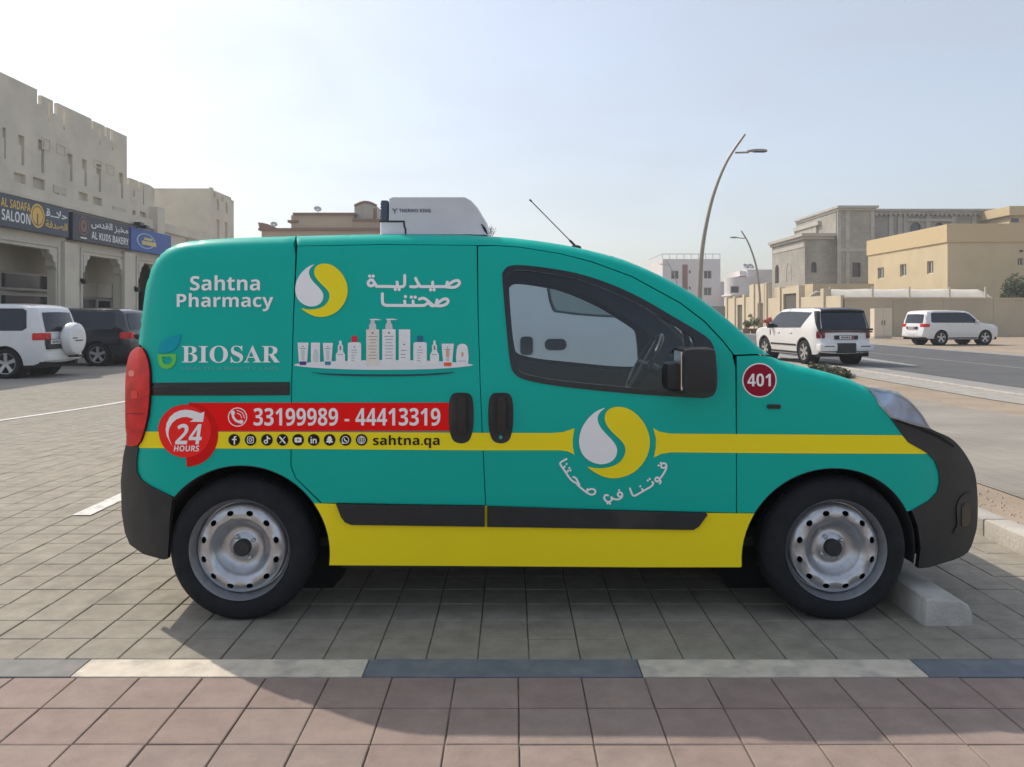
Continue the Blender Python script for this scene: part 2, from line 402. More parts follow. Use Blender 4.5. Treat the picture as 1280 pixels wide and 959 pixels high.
# painted bay lines
white_paint = mat('line_paint', (.66, .66, .62), .8, vary=.12, scale=20, dirt=((.38, .36, .33), 12, .85))
def stripe(name, x0, x1, y0, y1, dz=.006, m=white_paint):
    return sheet(name, x0, x1, [y0]+[y for y in np.arange(math.ceil(y0*2+.01)/2, y1, .5)]+[y1], dz, m)
ax, ay = G(0, 525); bx, by = G(155, 497)
stripe('bay_line', -7.2, -7.08, 6.0, 26)
cx_, cy_ = G(120, 645)
stripe('bay_line', -2.86, -2.74, 5.25, 9.5)
# kerb and sand strip on the right, footpath, road
conc = mat('concrete', (.46, .43, .38), .85, vary=.12, scale=5, dirt=((.30, .28, .25), 6, .6), bump=.5, bscale=60)
kb = obj('lot_edge_kerb', None, None, 'structure')
for i in range(-1, 14):
    y0 = 4.76+(i-2)*.9
    if y0 < GY: continue
    z = float(gz(y0)); MB().box(2.775, 2.93, y0+.004, y0+.896, z-.1, z+.105, bev=.016).build('kerb_stone', conc, kb, smooth=True)
foot = brickmat('footpath_blocks', (.285, .262, .225), (.31, .286, .246), (.22, .21, .195), .2, .1, .006)
sheet('footpath', 3.75, 7.9, yr(-2, 130), -.038, foot)
sheet('footpath', 9.35, 10.35, yr(-2, 130), -.034, mat('shoulder_concrete', (.34, .32, .29), .9, vary=.15, scale=3, bump=.4))
rk = obj('road_kerb', None, None, 'structure')
for i in range(40):
    y0 = 6+i*1.2; z = float(gz(y0)); MB().box(10.36, 10.5, y0+.004, y0+1.196, z-.2, z-.004, bev=.012).build('kerb_stone', conc, rk)
gut = mat('gutter_concrete', (.27, .265, .25), .9, vary=.14, scale=2)
asph = mat('asphalt', (.088, .092, .096), .9, vary=.13, scale=.8, bump=.5, bscale=90, detail=10, dirt=((.14, .135, .125), 2.2, .5))
sheet('road_gutter', 10.51, 11.6, yr(-2, 300), -.04, gut)
sheet('road', 11.6, 20.6, yr(-2, 300), -.036, asph)
sheet('road_gutter', 20.6, 21.6, yr(-2, 300), -.032, gut)
worn = mat('worn_line_paint', (.30, .30, .29), .85, vary=.2, scale=8, dirt=((.13, .13, .13), 6, .8))
stripe('road_line', 15.9, 16.03, 12, 120, -.030, worn)
# a give-way patch of pale paint by the grey gutter
obj('road_marking', mesh('m', [(13.1, 26.5, -.328), (13.35, 26.5, -.328), (13.9, 33, -.328), (12.9, 36, -.328)], [(0, 1, 2, 3)], worn), None, 'structure')
# concrete wheel stop by the front wheel
cx0, cy0 = G(1155, 783); cx1, _ = G(1215, 781)
t = thing('wheel_stop', 'pale concrete wheel stop block against the front tyre of the teal van', 'wheel stop', (cx0, cy0, 0))
wd = cx1-cx0
prof = [(0, 0), (wd, 0), (wd-.004, .055), (wd-.02, .085), (wd-.055, .105), (.03, .115), (.012, .108), (.004, .09)]
n = len(prof); ys = [0, .012, .3, .8, 1.3, 1.75, 1.762]; V = []
for i, y in enumerate(ys):
    k = .94 if i in (0, 6) else 1
    V += [(wd/2+(p[0]-wd/2)*k, y, max(p[1]*k, 0)+.001) for p in prof]
Fc = [(i*n+k, i*n+(k+1) % n, (i+1)*n+(k+1) % n, (i+1)*n+k) for i in range(len(ys)-1) for k in range(n)]+[tuple(range(n)), tuple((len(ys)-1)*n+k for k in range(n-1, -1, -1))]
obj('concrete_block', mesh('concrete_block', V, Fc, mat('stop_concrete', (.50, .48, .44), .85, vary=.16, scale=7, dirt=((.30, .29, .27), 5, .7), bump=.5, bscale=70), True, None, 30), t)

# ------------------------------------------------------------------ shell class: a vehicle body seen as side outline + half-width function
class Shell:
    """local frame: x forward, y to the side, z up; outline = [(x,z)] from rear bottom over the roof to front bottom"""
    def __init__(s, outline, base, xr, lr, rr, xf, lf, rf, rtop, pr=2.2, top=None):
        s.o = np.array(dens(outline, .05, False)); s.base = base; s.top = np.array(top if top is not None else [p for p in outline if p[1] > 1.0])
        s.xr, s.lr, s.rr, s.xf, s.lf, s.rf, s.rt, s.pr = xr, lr, rr, xf, lf, rf, rtop, pr
        # height of the top edge at each x
        s.gx = np.linspace(s.o[:, 0].min(), s.o[:, 0].max(), 400); s.gt = np.full(400, -9.)
        for (a, b), (c, d) in zip(s.o[:-1], s.o[1:]):
            lo, hi = min(a, c), max(a, c); m = (s.gx >= lo-1e-6) & (s.gx <= hi+1e-6)
            if hi-lo < 1e-6: continue
            s.gt[m] = np.maximum(s.gt[m], b+(d-b)*(s.gx[m]-a)/(c-a))
        bad = s.gt < -8; s.gt[bad] = np.interp(s.gx[bad], s.gx[~bad], s.gt[~bad])
    def ends(s, x):
        return s.rr*np.clip((s.xr+s.lr-x)/s.lr, 0, 1.2)**s.pr + s.rf*np.clip((x-s.xf+s.lf)/s.lf, 0, 1.2)**s.pr
    def W(s, x, z):
        x = np.asarray(x, float); z = np.asarray(z, float)
        xf_, zf_ = np.atleast_1d(x).ravel(), np.atleast_1d(z).ravel(); D2 = np.full(len(xf_), 9.)
        for (a, b), (c, e) in zip(s.top[:-1], s.top[1:]):
            L2 = (c-a)**2+(e-b)**2+1e-12; t = np.clip(((xf_-a)*(c-a)+(zf_-b)*(e-b))/L2, 0, 1)
            D2 = np.minimum(D2, (xf_-a-t*(c-a))**2+(zf_-b-t*(e-b))**2)
        D2 = np.sqrt(D2); D2 = np.where((zf_ > np.interp(xf_, s.gx, s.gt)+.002) & (xf_ > s.top[0, 0]+.01) & (xf_ < s.top[-1, 0]-.01), 0, D2)
        d = np.clip(D2.reshape(x.shape)/s.rt, 0, 1)
        return s.base(x, z)-s.ends(x)-s.rt*(1-np.sqrt(np.clip(1-(1-d)**2, 0, 1)))
    def patch(s, name, adds, subs, off, thick, m, parent, side=-1, grid=.035, kind=None, label=None):
        P, T = region(adds, subs, grid)
        if side > 0: T = T[:, ::-1]
        def f(o): return lambda Q: np.stack([Q[:, 0], side*(s.W(Q[:, 0], Q[:, 1])+o), Q[:, 1]], 1)
        V, Fc = solid2d(P, T, f(off), f(off-thick) if thick else None)
        return obj(name, mesh(name, V, Fc, m, True, None, 35), parent, kind, label)
    def loft(s, name, i0, i1, t0, t1, off, m, parent, bulge=.03, nt=14, thick=0, inset=0, b1=None):
        """skin across the body between outline points i0..i1 (fractions of the outline)"""
        n = len(s.o); a, b = i0*(n-1), i1*(n-1); k = max(2, int(abs(b-a))+1); q = np.linspace(a, b, k)
        xs = np.interp(q, np.arange(n), s.o[:, 0]); zs = np.interp(q, np.arange(n), s.o[:, 1])
        tx = np.gradient(s.o[:, 0]); tz = np.gradient(s.o[:, 1]); TX = np.interp(q, np.arange(n), tx); TZ = np.interp(q, np.arange(n), tz)
        L = np.hypot(TX, TZ)+1e-9; NX, NZ = -TZ/L, TX/L
        ww = s.W(xs, zs); T = np.linspace(t0, t1, nt+1); V = []
        for j in range(k):
            for t in T:
                bl = bulge if b1 is None else bulge+(b1-bulge)*j/(k-1); h = bl*(1-abs(t)**(2 if bl > 0 else 6))+off
                V.append((xs[j]+NX[j]*h, t*(ww[j]-inset), zs[j]+NZ[j]*h))
        c = nt+1; Fc = [(j*c+i, j*c+i+1, (j+1)*c+i+1, (j+1)*c+i) for j in range(k-1) for i in range(nt)]
        return obj(name, mesh(name, V, Fc, m, True, None, 40), parent)
    def frac(s, x, z):
        return float(np.argmin((s.o[:, 0]-x)**2+(s.o[:, 1]-z)**2))/(len(s.o)-1)

# ------------------------------------------------------------------ shared vehicle materials
rubber = mat('tyre_rubber', (.016, .0175, .021), .82, vary=.25, scale=20, spec=.3, bump=.3, bscale=150)
steel = mat('wheel_steel', (.50, .52, .55), .30, metal=.8, vary=.05, scale=30, dirt=((.25, .24, .22), 40, .3))
alloy = mat('alloy', (.5, .5, .5), .35, metal=.7, vary=.1)
black_pl = mat('black_plastic', (.019, .021, .023), .55, vary=.15, scale=12, bump=.2, bscale=300, dirt=((.06, .055, .05), 5, .6))
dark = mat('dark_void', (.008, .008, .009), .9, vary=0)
trim = mat('gloss_black', (.012, .013, .016), .18, vary=0)
wpaint = mat('white_paint_car', (.72, .73, .73), .3, vary=.03, coat=.6, spec=.5)
glass = glassmat('clear_glass', (.74, .82, .85), .005)
dglass = mat('privacy_glass', (.012, .02, .036), .07, vary=0, spec=.45)
redlens = mat('red_lens', (.66, .012, .012), .25, vary=.3, scale=14, coat=.25, spec=.3)
plate_w = mat('plate_white', (.7, .7, .68), .5, vary=.03)
chrome = mat('chrome', (.7, .7, .7), .15, metal=1, vary=0)
print_blk = mat('print_black', (.015, .015, .015), .6, vary=0)

def wheel(parent, x, y, z, r, wd, side, kind='steel', tread=True):
    """wheel under parent: tyre, rim > hub; side -1 faces -y"""
    g = MB(); S = side
    pr = [(r*.69, -.02), (r*.70, .004), (r*.74, .010), (r*.80, .012), (r*.88, .009), (r*.95, -.006), (r*.985, -.022), (r, -.042), (r, -wd+.042), (r*.985, -wd+.022), (r*.93, -wd), (r*.72, -wd), (r*.70, -wd+.02)]
    g.lathe([(a, S*b) for a, b in pr], axis='y', n=56)
    if tread:
        for k in range(40):
            q = 2*math.pi*k/40
            for b0, b1 in ((-.045, -.085), (-.10, -.14)):
                if -b1 > wd: continue
                V = []
                for dq in (-.045, .045):
                    for rr in (r*.985, r*1.008):
                        for b in (b0, b1): V.append((rr*math.cos(q+dq), S*b, rr*math.sin(q+dq)))
                g.add(V, [(0, 1, 3, 2), (4, 6, 7, 5), (2, 3, 7, 6), (0, 2, 6, 4), (1, 5, 7, 3)])
    ty = g.build('tyre', rubber, parent, True, 35, loc=(x, y, z))
    if kind == 'steel':
        R0 = r*.703
        pk = np.array([0, .15, .19, .235, .27, .34, .44, .53, .60, .68, .78, .84, .86, .88, .90, .915, .94, .96, .985, 1.0])
        dk = np.array([-.045, -.045, -.046, -.050, -.060, -.062, -.054, -.026, -.005, .002, -.004, -.012, -.018, -.06, -.06, -.030, -.024, -.006, .010, .004])
        outer = circ(0, 0, R0, 64); subs = []
        for k in range(12):
            q = 2*math.pi*(k+.5)/12; c, s_ = math.cos(q), math.sin(q)
            subs.append([(c*(.735*R0+u)-s_*v, s_*(.735*R0+u)+c*v) for u, v in circ(0, 0, .0112, 12, .0148)])
        rings = [circ(0, 0, R0*k, 56) for k in (.235, .27, .34, .44, .53, .60, .64, .84, .86, .88, .90, .915, .94, .96, .985)]
        P, T = region([outer], subs, None)
        V0 = [q for p in [outer]+subs+rings for q in p]
        E0 = []; i0 = 0
        for p in [outer]+subs+rings:
            E0 += [(i0+j, i0+(j+1) % len(p)) for j in range(len(p))]; i0 += len(p)
        V0.append((0, 0))
        rr = delaunay_2d_cdt([Vector(v) for v in V0], E0, [], 0, 1e-6)
        P = np.array([(v.x, v.y) for v in rr[0]]); T = np.array([f for f in rr[2] if len(f) == 3]); C = P[T].mean(1)
        kp = inpoly(C, outer)
        for p in subs: kp &= ~inpoly(C, p)
        T = T[kp]
        if S < 0: pass
        else: T = T[:, ::-1]
        f = lambda o: (lambda Q: np.stack([Q[:, 0], S*(np.interp(np.hypot(Q[:, 0], Q[:, 1])/R0, pk, dk)+o), Q[:, 1]], 1))
        V, Fc = solid2d(P, T, f(0), f(-.004))
        rim = obj('rim', mesh('rim', V, Fc, steel, True, None, 50), parent, loc=(x, y, z))
        MB().lathe([(R0*.97, -S*.03), (R0*.93, -S*.12)], axis='y', n=40).build('rim_barrel', black_pl, rim)
        MB().lathe([(R0*.95, -S*.075), (.001, -S*.075)], axis='y', n=32).build('brake_drum', dark, rim)
        MB().lathe([(.036, -S*.050), (.036, -S*.022), (.030, -S*.014), (.001, -S*.014)], axis='y', n=24).build('hub_cap', black_pl, rim, True)
        for k in range(4):
            q = 2*math.pi*(k+.37)/4
            MB().lathe([(.009, -S*.055), (.009, -S*.036), (.005, -S*.032), (.001, -S*.032)], (.052*math.cos(q), 0, .052*math.sin(q)), 'y', 8).build('wheel_bolt', steel, rim)
    else:
        R0 = r*.71; adds = [circ(0, 0, .07, 20)]
        nsp = 5 if kind == 'alloy' else 6
        for k in range(nsp):
            q = 2*math.pi*k/nsp+.3
            adds.append([(math.cos(q+a)*b, math.sin(q+a)*b) for a, b in ((-.9, .05), (-.19, R0*.97), (.19, R0*.97), (.9, .05))])
        P, T = region(adds, [], None)
        if S > 0: T = T[:, ::-1]
        f = lambda o: (lambda Q: np.stack([Q[:, 0], S*(-.03+.02*np.hypot(Q[:, 0], Q[:, 1])/R0+o), Q[:, 1]], 1))
        V, Fc = solid2d(P, T, f(0), f(-.03))
        rim = obj('rim', mesh('rim', V, Fc, alloy), parent, loc=(x, y, z))
        MB().lathe([(R0*1.0, -S*.0), (R0*.94, -S*.004), (R0*.93, -S*.03), (R0*.9, -S*.1)], axis='y', n=36).build('rim_ring', alloy, rim, True)
        MB().lathe([(R0*.93, -S*.08), (.001, -S*.08)], axis='y', n=24).build('brake_disc', dark, rim)
    return ty

# ------------------------------------------------------------------ the teal pharmacy van
YC = 3.41+.85                        # centre line of the van in the world
van = thing('delivery_van', 'small teal pharmacy delivery van with yellow stripes, red phone banner and white roof unit', 'van', (0, YC, 0))
def base(x, z):
    z = np.asarray(z, float)
    lo = .85-.035*np.clip((.85-z)/.6, 0, 1.2)**2; hi = -.105*np.clip((z-.85)/.8, 0, 1.2)**1.7
    return lo+hi
ROOF = [(174, 556), (158.6, 500), (161, 455), (168, 437), (175, 431), (176.5, 423), (179, 395), (184, 362), (190, 339), (197, 325), (208, 313), (225, 304.5), (250, 300.5), (300, 297.5), (380, 295.2), (470, 293.3), (560, 293.6), (600, 294.8), (650, 298.5), (700, 305.5), (740, 314), (768, 321.5), (790, 329), (830, 347), (870, 370), (910, 400), (940, 426.5), (958, 441.5), (975, 450.5), (1000, 457.5), (1030, 464.5), (1060, 473.5), (1080, 482), (1112, 487.5), (1132, 497), (1145, 509), (1155, 522), (1164, 536), (1185, 546), (1198, 557), (1210, 574), (1218, 592), (1221, 620), (1221, 650), (1218, 668), (1209, 690), (1190, 700)]
ROOF_F = [(153, 640), (152, 600), (155, 570), (158, 556)] + ROOF[1:4] + smooth_poly(ROOF[4:], 3, False)
E_R, L_R, R_R, E_F, L_F, R_F = -1.70, .30, .13, 2.25, .90, .34
def _ends(x): return R_R*np.clip((E_R+L_R-x)/L_R, 0, 1.2)**2.2+R_F*np.clip((x-E_F+L_F)/L_F, 0, 1.2)**2.2
def outmap(p, top=.06):
    d = YC-.85
    for _ in range(80):
        x, z = X(p[0], d), Z(p[1], d); d += .4*((YC-(float(base(x, z))-float(_ends(x))-top))-d)
    return (X(p[0], d), Z(p[1], d))
OUT = [outmap(p, .06 if i > 8 and p[1] < 484 else (.03 if i == 8 else .0)) for i, p in enumerate(ROOF_F)]
S = Shell(OUT, base, E_R, L_R, R_R, E_F, L_F, R_F, .06, top=[OUT[i] for i, p in enumerate(ROOF_F) if i > 8 and p[1] < 484])
def M(px, py):
    """photo pixel -> (x,z) on the near side skin"""
    ds = np.arange(YC-.95, YC-.1, .004); x = (px-CX)/F*ds; z = HC-(py-HY)/F*ds
    g = (YC-ds)-S.W(x, z); i = np.argmax(g <= 0) if (g <= 0).any() else int(np.argmin(np.abs(g)))
    if 0 < i and g[i] <= 0:
        t = g[i-1]/(g[i-1]-g[i]+1e-12); return (x[i-1]+(x[i]-x[i-1])*t, z[i-1]+(z[i]-z[i-1])*t)
    return (x[i], z[i])
def MP(pts): return [M(*p) for p in (dens(pts, 14) if len(pts) > 2 else pts)]
def MO(pts): return [M(*p) for p in dens(pts, 14, False)]
def on_out(a, b):
    """outline points (already metric) between photo columns a..b along the top"""
    return [OUT[i] for i, p in enumerate(ROOF_F) if a < p[0] < b and p[1] < 560 and (p[1] < 484)]

wrap = mat('teal_wrap', (.0, .46, .37), .36, vary=.02, scale=3, spec=.2)
yel = mat('yellow_vinyl', (.98, .80, .015), .45, vary=.015, spec=.2)
redv = mat('red_vinyl', (.95, .002, .002), .45, vary=0, spec=.2)
redv2 = mat('bright_red_vinyl', (.98, .022, .018), .45, vary=0, spec=.2)
redv3 = mat('deep_red_vinyl', (.72, .003, .003), .45, vary=0, spec=.2)
whv = mat('white_vinyl', (.93, .93, .93), .45, vary=0, spec=.2)
blkv = mat('black_vinyl', (.012, .012, .012), .45, vary=0, spec=.2)
maroon = mat('maroon_vinyl', (.30, .002, .025), .45, vary=0, spec=.2)
grnv = mat('green_vinyl', (.16, .62, .09), .45, vary=0, spec=.2)
bluv = mat('blue_vinyl', (.0, .36, .46), .45, vary=0, spec=.2)
white_b = mat('van_white_paint', (.66, .68, .69), .3, vary=.03, coat=.5)

AR_R = circ(*M(304, 689), .370, 64); AR_F = circ(*M(1039, 696), .383, 64)
WIN = MP(smooth_poly([(628, 350), (629.5, 339), (636, 333), (650, 331.5), (680, 334.5), (720, 341.5), (760, 354), (800, 372), (840, 395), (868, 411.5), (885, 423), (892, 434), (895, 450), (896.5, 475), (894, 490), (885, 497), (860, 496.8), (800, 493), (740, 487.5), (690, 481.5), (658, 475), (644, 468), (638, 455), (634, 420)], 3))
GL = MP(smooth_poly([(635, 352), (637, 342.5), (643, 338.5), (655, 338), (680, 341), (718, 348), (756, 361), (796, 379), (832, 400), (856, 415), (866, 424), (870, 440), (873, 465), (873, 485), (866, 489.5), (820, 488), (760, 482), (700, 476), (664, 469.5), (650, 464), (645, 455), (640, 420)], 3))
P_quarter = on_out(100, 370)
P_quarter = [M(187, 478), M(188, 460), M(184.5, 443)] + [p for p, q in zip(OUT, ROOF_F) if q[0] < 370 and q[1] <= 431.5] + [outmap((370, 295.4))] + MO([(369, 320), (366, 400), (364, 480), (363, 583), (369, 598), (402, 631), (300, 650), (215, 620), (190, 608), (178, 600), (172, 590), (171.5, 575), (174, 558), (180, 545), (185.5, 520), (187.5, 500)])
P_slide = MP([(371.8, 308), (480, 306.2), (595.8, 307.2), (597.2, 400), (599.8, 480), (603.2, 560), (606.6, 631.5), (500, 630), (421, 628.5), (403, 629), (370.2, 597.5), (364.3, 582.5), (365.2, 480), (367.4, 400)])
P_door = MP([(597.5, 308), (620, 307.5), (650, 309.5), (700, 317.5), (740, 328), (790, 346.5), (850, 379.5), (880, 402.5), (903, 427), (914.8, 442), (919, 460), (920, 560), (920, 641), (800, 638), (607.7, 632.5), (604.2, 560), (600.7, 480), (598.2, 400)])
P_fend = MO([(921.2, 445.5), (945, 444.5), (962, 446)]) + [p for p, q in zip(OUT, ROOF_F) if 965 < q[0] <= 1080 and q[1] < 484] + MO([(1100, 507), (1113, 523), (1135, 553), (1158, 566), (1168, 576), (1173, 590), (1174, 603), (1171, 615), (1160, 626), (1139, 638), (1060, 660), (946, 641), (921.5, 641), (921.2, 560)])
P_rail = [outmap((371.5, 295.3))] + [p for p, q in zip(OUT, ROOF_F) if 375 < q[0] < 970 and q[1] < 448] + MO([(962, 444), (945, 442.5), (918, 443.5), (904.4, 426), (881.4, 401.5), (850.5, 378.2), (790.5, 345.4), (740.6, 327), (700.3, 316.7), (650, 308.6), (620, 306.6), (596, 306.5), (480, 305.4), (371.6, 307.3)])
P_sill = MP([(385, 629), (421, 630), (500, 631.5), (606, 632.5), (800, 639.5), (884, 641.5), (948, 642), (940, 665), (926, 709), (800, 709), (600, 707.5), (411, 706.5), (405, 680)])
quarter = S.patch('rear_quarter_panel', [P_quarter], [AR_R], 0, .02, wrap, van, grid=.022)
slide = S.patch('sliding_door', [P_slide], [AR_R], 0, .02, wrap, van)
door = S.patch('front_door', [P_door], [WIN, AR_F], 0, .02, wrap, van)
fend = S.patch('front_wing', [P_fend], [AR_F], 0, .02, wrap, van, grid=.022)
rail = S.patch('roof_rail', [P_rail], [], 0, .02, wrap, van, grid=.014)
sill = S.patch('sill', [P_sill], [AR_R, AR_F], .002, .02, yel, van, label='yellow sill panel')
# far side: plain white skin with the same window, arches
FARP = [p for p in OUT if p[1] > .47]
FARP = FARP + MO([(1160, 640), (946, 700), (411, 700), (200, 640), (165, 610)])
S.patch('side_panel', [FARP], [WIN, AR_R, AR_F], 0, .02, white_b, van, 1, .07)
# dark structure behind the skin, both sides
INN = [(x*.985 if x > 0 else x*.975, z-.02) for x, z in OUT if z > .62] + MO([(1185, 560), (1188, 692), (1160, 700), (1140, 690), (926, 700), (411, 700), (207, 684), (180, 655), (175, 620), (172, 590)])
grey_in = mat('inner_trim', (.026, .040, .064), .7, vary=.05)
S.patch('door_trim', [INN], [WIN, circ(*M(304, 689), .374, 48), circ(*M(1039, 696), .387, 48)], -.045, .004, dark, van, -1, .08)
S.patch('inner_panel', [INN], [WIN, circ(*M(304, 689), .374, 48), circ(*M(1039, 696), .387, 48)], -.045, .03, grey_in, van, 1, .08)
# window frame and panes
S.patch('window_frame', [WIN], [GL], .004, .03, trim, door)
S.patch('window_pane', [GL], [], -.006, 0, glass, door)
S.patch('window_frame', [WIN], [GL], .004, .03, trim, van, 1)
S.patch('window_pane', [GL], [], -.006, 0, glass, van, 1)
# divider bar of the door glass
bar = MP([(852, 409), (860, 414), (864, 430), (866, 489), (860, 489), (857, 440)])
S.patch('quarter_bar', [bar], [], -.002, .02, trim, door)
# roof, screen, bonnet, rear, nose
fr = lambda px, py: S.frac(*outmap((px, py)))
f_b = S.frac(*OUT[4]); f_roof0 = fr(225, 304); f_w0 = fr(768, 321); f_w1 = fr(985, 453); f_h1 = fr(1080, 482); f_n = fr(1164, 536)
S.loft('rear_door', f_b, f_roof0, -1, 1, 0, white_b, van, .05)
S.loft('rear_window', fr(180, 385), fr(192, 334), -.8, .8, .006, dglass, van, .05)
S.loft('roof', f_roof0, f_w0, -1, 1, 0, white_b, van, .025)
S.loft('windscreen_surround', f_w0, f_w1, -1, -.90, .0, wrap, van, .045, 2, b1=-.01)
S.loft('windscreen_surround', f_w0, f_w1, .90, 1, .0, white_b, van, .045, 2, b1=-.01)
S.loft('windscreen', f_w0, f_w1, -.90, .90, .0, glass, van, .045, b1=-.02)
S.loft('scuttle', f_w1, S.frac(*OUT[[i for i, q in enumerate(ROOF_F) if q[0] == 1000][0]]), -1, 1, .0, black_pl, van, -.035)
S.loft('bonnet', fr(1000, 457), f_h1, -1, 1, 0, white_b, van, -.035, b1=-.05)
S.loft('nose_panel', f_h1, f_n, -.78, .78, 0, white_b, van, -.05, b1=-.01)
S.loft('front_bumper_face', f_n, 1, -1, 1, 0, black_pl, van, -.01, b1=.02)
S.loft('rear_bumper_face', 0, f_b, -1, 1, 0, black_pl, van, .05)
# small pale roof lip over the windscreen
MB().add([], []).box(X(722, 4.0), X(770, 4.0), -.30, .30, Z(317, 4.0), Z(308, 4.0), bev=.012).build('roof_lip', white_b, van, True) if False else None
# bumpers, side parts
P_rb = MO([(174, 557), (171.5, 575), (172, 590), (178, 600), (190, 608), (216, 621), (213, 650), (210.5, 698), (205, 699), (180, 692), (163, 680), (157, 665)]) + OUT[:4]
P_fb = MO([(1113, 523), (1138, 530.5), (1163, 536)]) + [p for p, q in zip(OUT, ROOF_F) if q[0] > 1170] + MO([(1190, 700), (1160, 709), (1147, 710), (1150, 685), (1147, 658), (1139, 638), (1160, 626), (1171, 615), (1174, 603), (1173, 590), (1168, 576), (1158, 566), (1135, 553)])
S.patch('rear_bumper', [P_rb], [], .008, .03, black_pl, van, grid=.025)
fb = S.patch('front_bumper', [P_fb], [], .006, .03, black_pl, van, grid=.022)
S.patch('front_bumper', [P_fb], [], .006, .03, black_pl, van, 1)
S.patch('rear_bumper', [P_rb], [], .008, .03, black_pl, van, 1)
# fog lamp pocket
fog = S.patch('fog_lamp', [MP(smooth_poly([(1194, 634), (1200, 620), (1208, 616), (1212, 620), (1212, 655), (1207, 664), (1190, 666), (1195, 655)], 2))], [], .012, .01, black_pl, fb, grid=.03)
S.patch('fog_glass', [MP([(1200, 634), (1204, 628), (1211, 627), (1211, 650), (1206, 658), (1200, 657)])], [], .015, .004, trim, fog, grid=.03)
S.patch('bumper_groove', [MP([(1120, 524), (1150, 534), (1175, 545), (1192, 557), (1191, 559), (1173, 548), (1148, 537), (1119, 526.5)])], [], .009, .003, dark, fb, grid=.03)
# lamps
P_tl = MP(smooth_poly([(162, 448), (167, 438), (175, 433.5), (181, 438), (186, 449), (188.5, 465), (188.5, 490), (186, 519), (180, 543), (173.5, 556), (160, 556), (161, 546), (159, 535), (158.5, 500), (159, 470)], 2))
S.patch('tail_lamp_gasket', [[(x*1.0+(.006 if i % 1 == 0 else 0), z) for i, (x, z) in enumerate(P_tl)]], [], .006, .02, trim, van, grid=.04)
tl = S.patch('tail_lamp', [P_tl], [], .016, .03, redlens, van, grid=.03)
S.patch('lamp_reflector', [MP(rrect(163, 463, 170, 470, 2))], [], .0175, .001, mat('pink_lens', (.85, .25, .2), .2, vary=.1), tl)
S.patch('lamp_reflector', [MP(rrect(166, 488, 174, 498, 2))], [], .0175, .001, mat('bright_lens', (.8, .04, .03), .2, vary=.1), tl)
S.patch('lamp_reflector', [MP(rrect(161, 516, 181, 517.2, .5))], [], .0175, .001, mat('dim_lens', (.25, .01, .01), .2, vary=.1), tl)
S.patch('tail_lamp', [P_tl], [], .016, .03, redlens, van, 1)
P_hl = [M(1081, 482.5)] + [p for p, q in zip(OUT, ROOF_F) if 1100 < q[0] <= 1164 and q[1] < 540] + MO([(1163, 536), (1138, 530), (1113, 522), (1098, 506)])
hl_in = mat('headlamp_bowl', (.62, .72, .88), .35, metal=.0, vary=.3, scale=12)
hl = S.patch('headlight', [P_hl], [], -.006, .01, hl_in, van, grid=.03)
S.patch('headlight_lens', [P_hl], [], .006, 0, glassmat('lens_glass', (.85, .92, 1.0), .12), hl, grid=.03)
S.patch('headlight_rim', [P_hl], [[(sum(q[0] for q in P_hl)/len(P_hl)+(x-sum(q[0] for q in P_hl)/len(P_hl))*.86, sum(q[1] for q in P_hl)/len(P_hl)+(z-sum(q[1] for q in P_hl)/len(P_hl))*.84) for x, z in P_hl]], .003, .01, mat('headlamp_edge', (.55, .55, .52), .3, vary=.05), hl, grid=.03)
bx_, bz_ = M(1122, 506)
MB().lathe([(.02, -.02), (.05, 0), (.055, .008)], (bx_, -float(S.W(bx_, bz_))+.03, bz_), 'y', 20).build('bulb_reflector', chrome, hl, True)
S.patch('headlight', [P_hl], [], .003, .02, hl_in, van, 1)
# track, handles, moulding, repeater
S.patch('door_track', [MP([(189, 478.5), (362.5, 477.5), (362.5, 494), (280, 494.5), (189, 494.5)])], [], .003, .006, trim, quarter)
S.patch('track_lip', [MP([(189, 485), (362.5, 484.4), (362.5, 486.2), (189, 487)])], [], .006, .003, black_pl, quarter)
def handle(x0, parent, lock):
    h = S.patch('door_handle', [MP(smooth_poly([(x0+5, 492.5), (x0+15, 491), (x0+26, 492.5), (x0+30.5, 503), (x0+31, 530), (x0+27, 548), (x0+20, 553.5), (x0+11, 553.5), (x0+4, 548), (x0, 530), (x0+.5, 503)], 3))], [], .004, .008, black_pl, parent, grid=.03)
    S.patch('grip', [MP(rrect(x0+11, 494, x0+22, 540, 4))], [], .03, .022, trim, h, grid=.02)
    if lock: S.patch('lock', [MP(circ(x0+15.5, 546.5, 2.3, 12))], [], .008, .003, mat('lock_teal', (.03, .4, .38), .4, vary=0), h)
handle(561, slide, False); handle(610.5, door, True)
mold = S.patch('side_moulding', [MP([(421, 629.5), (500, 630.8), (606, 631.9), (606, 657.5), (440, 655.2), (432, 652), (427, 645)])], [], .016, .018, black_pl, slide, grid=.04)
S.patch('side_moulding', [MP([(609, 632), (800, 638.5), (882, 640.5), (883.5, 642.5), (873, 657), (866, 661.5), (800, 660.5), (609, 657.6)])], [], .016, .018, black_pl, door, grid=.04)
S.patch('side_repeater', [MP(rrect(958.5, 505.5, 975.5, 511, 2))], [], .006, .008, trim, fend)
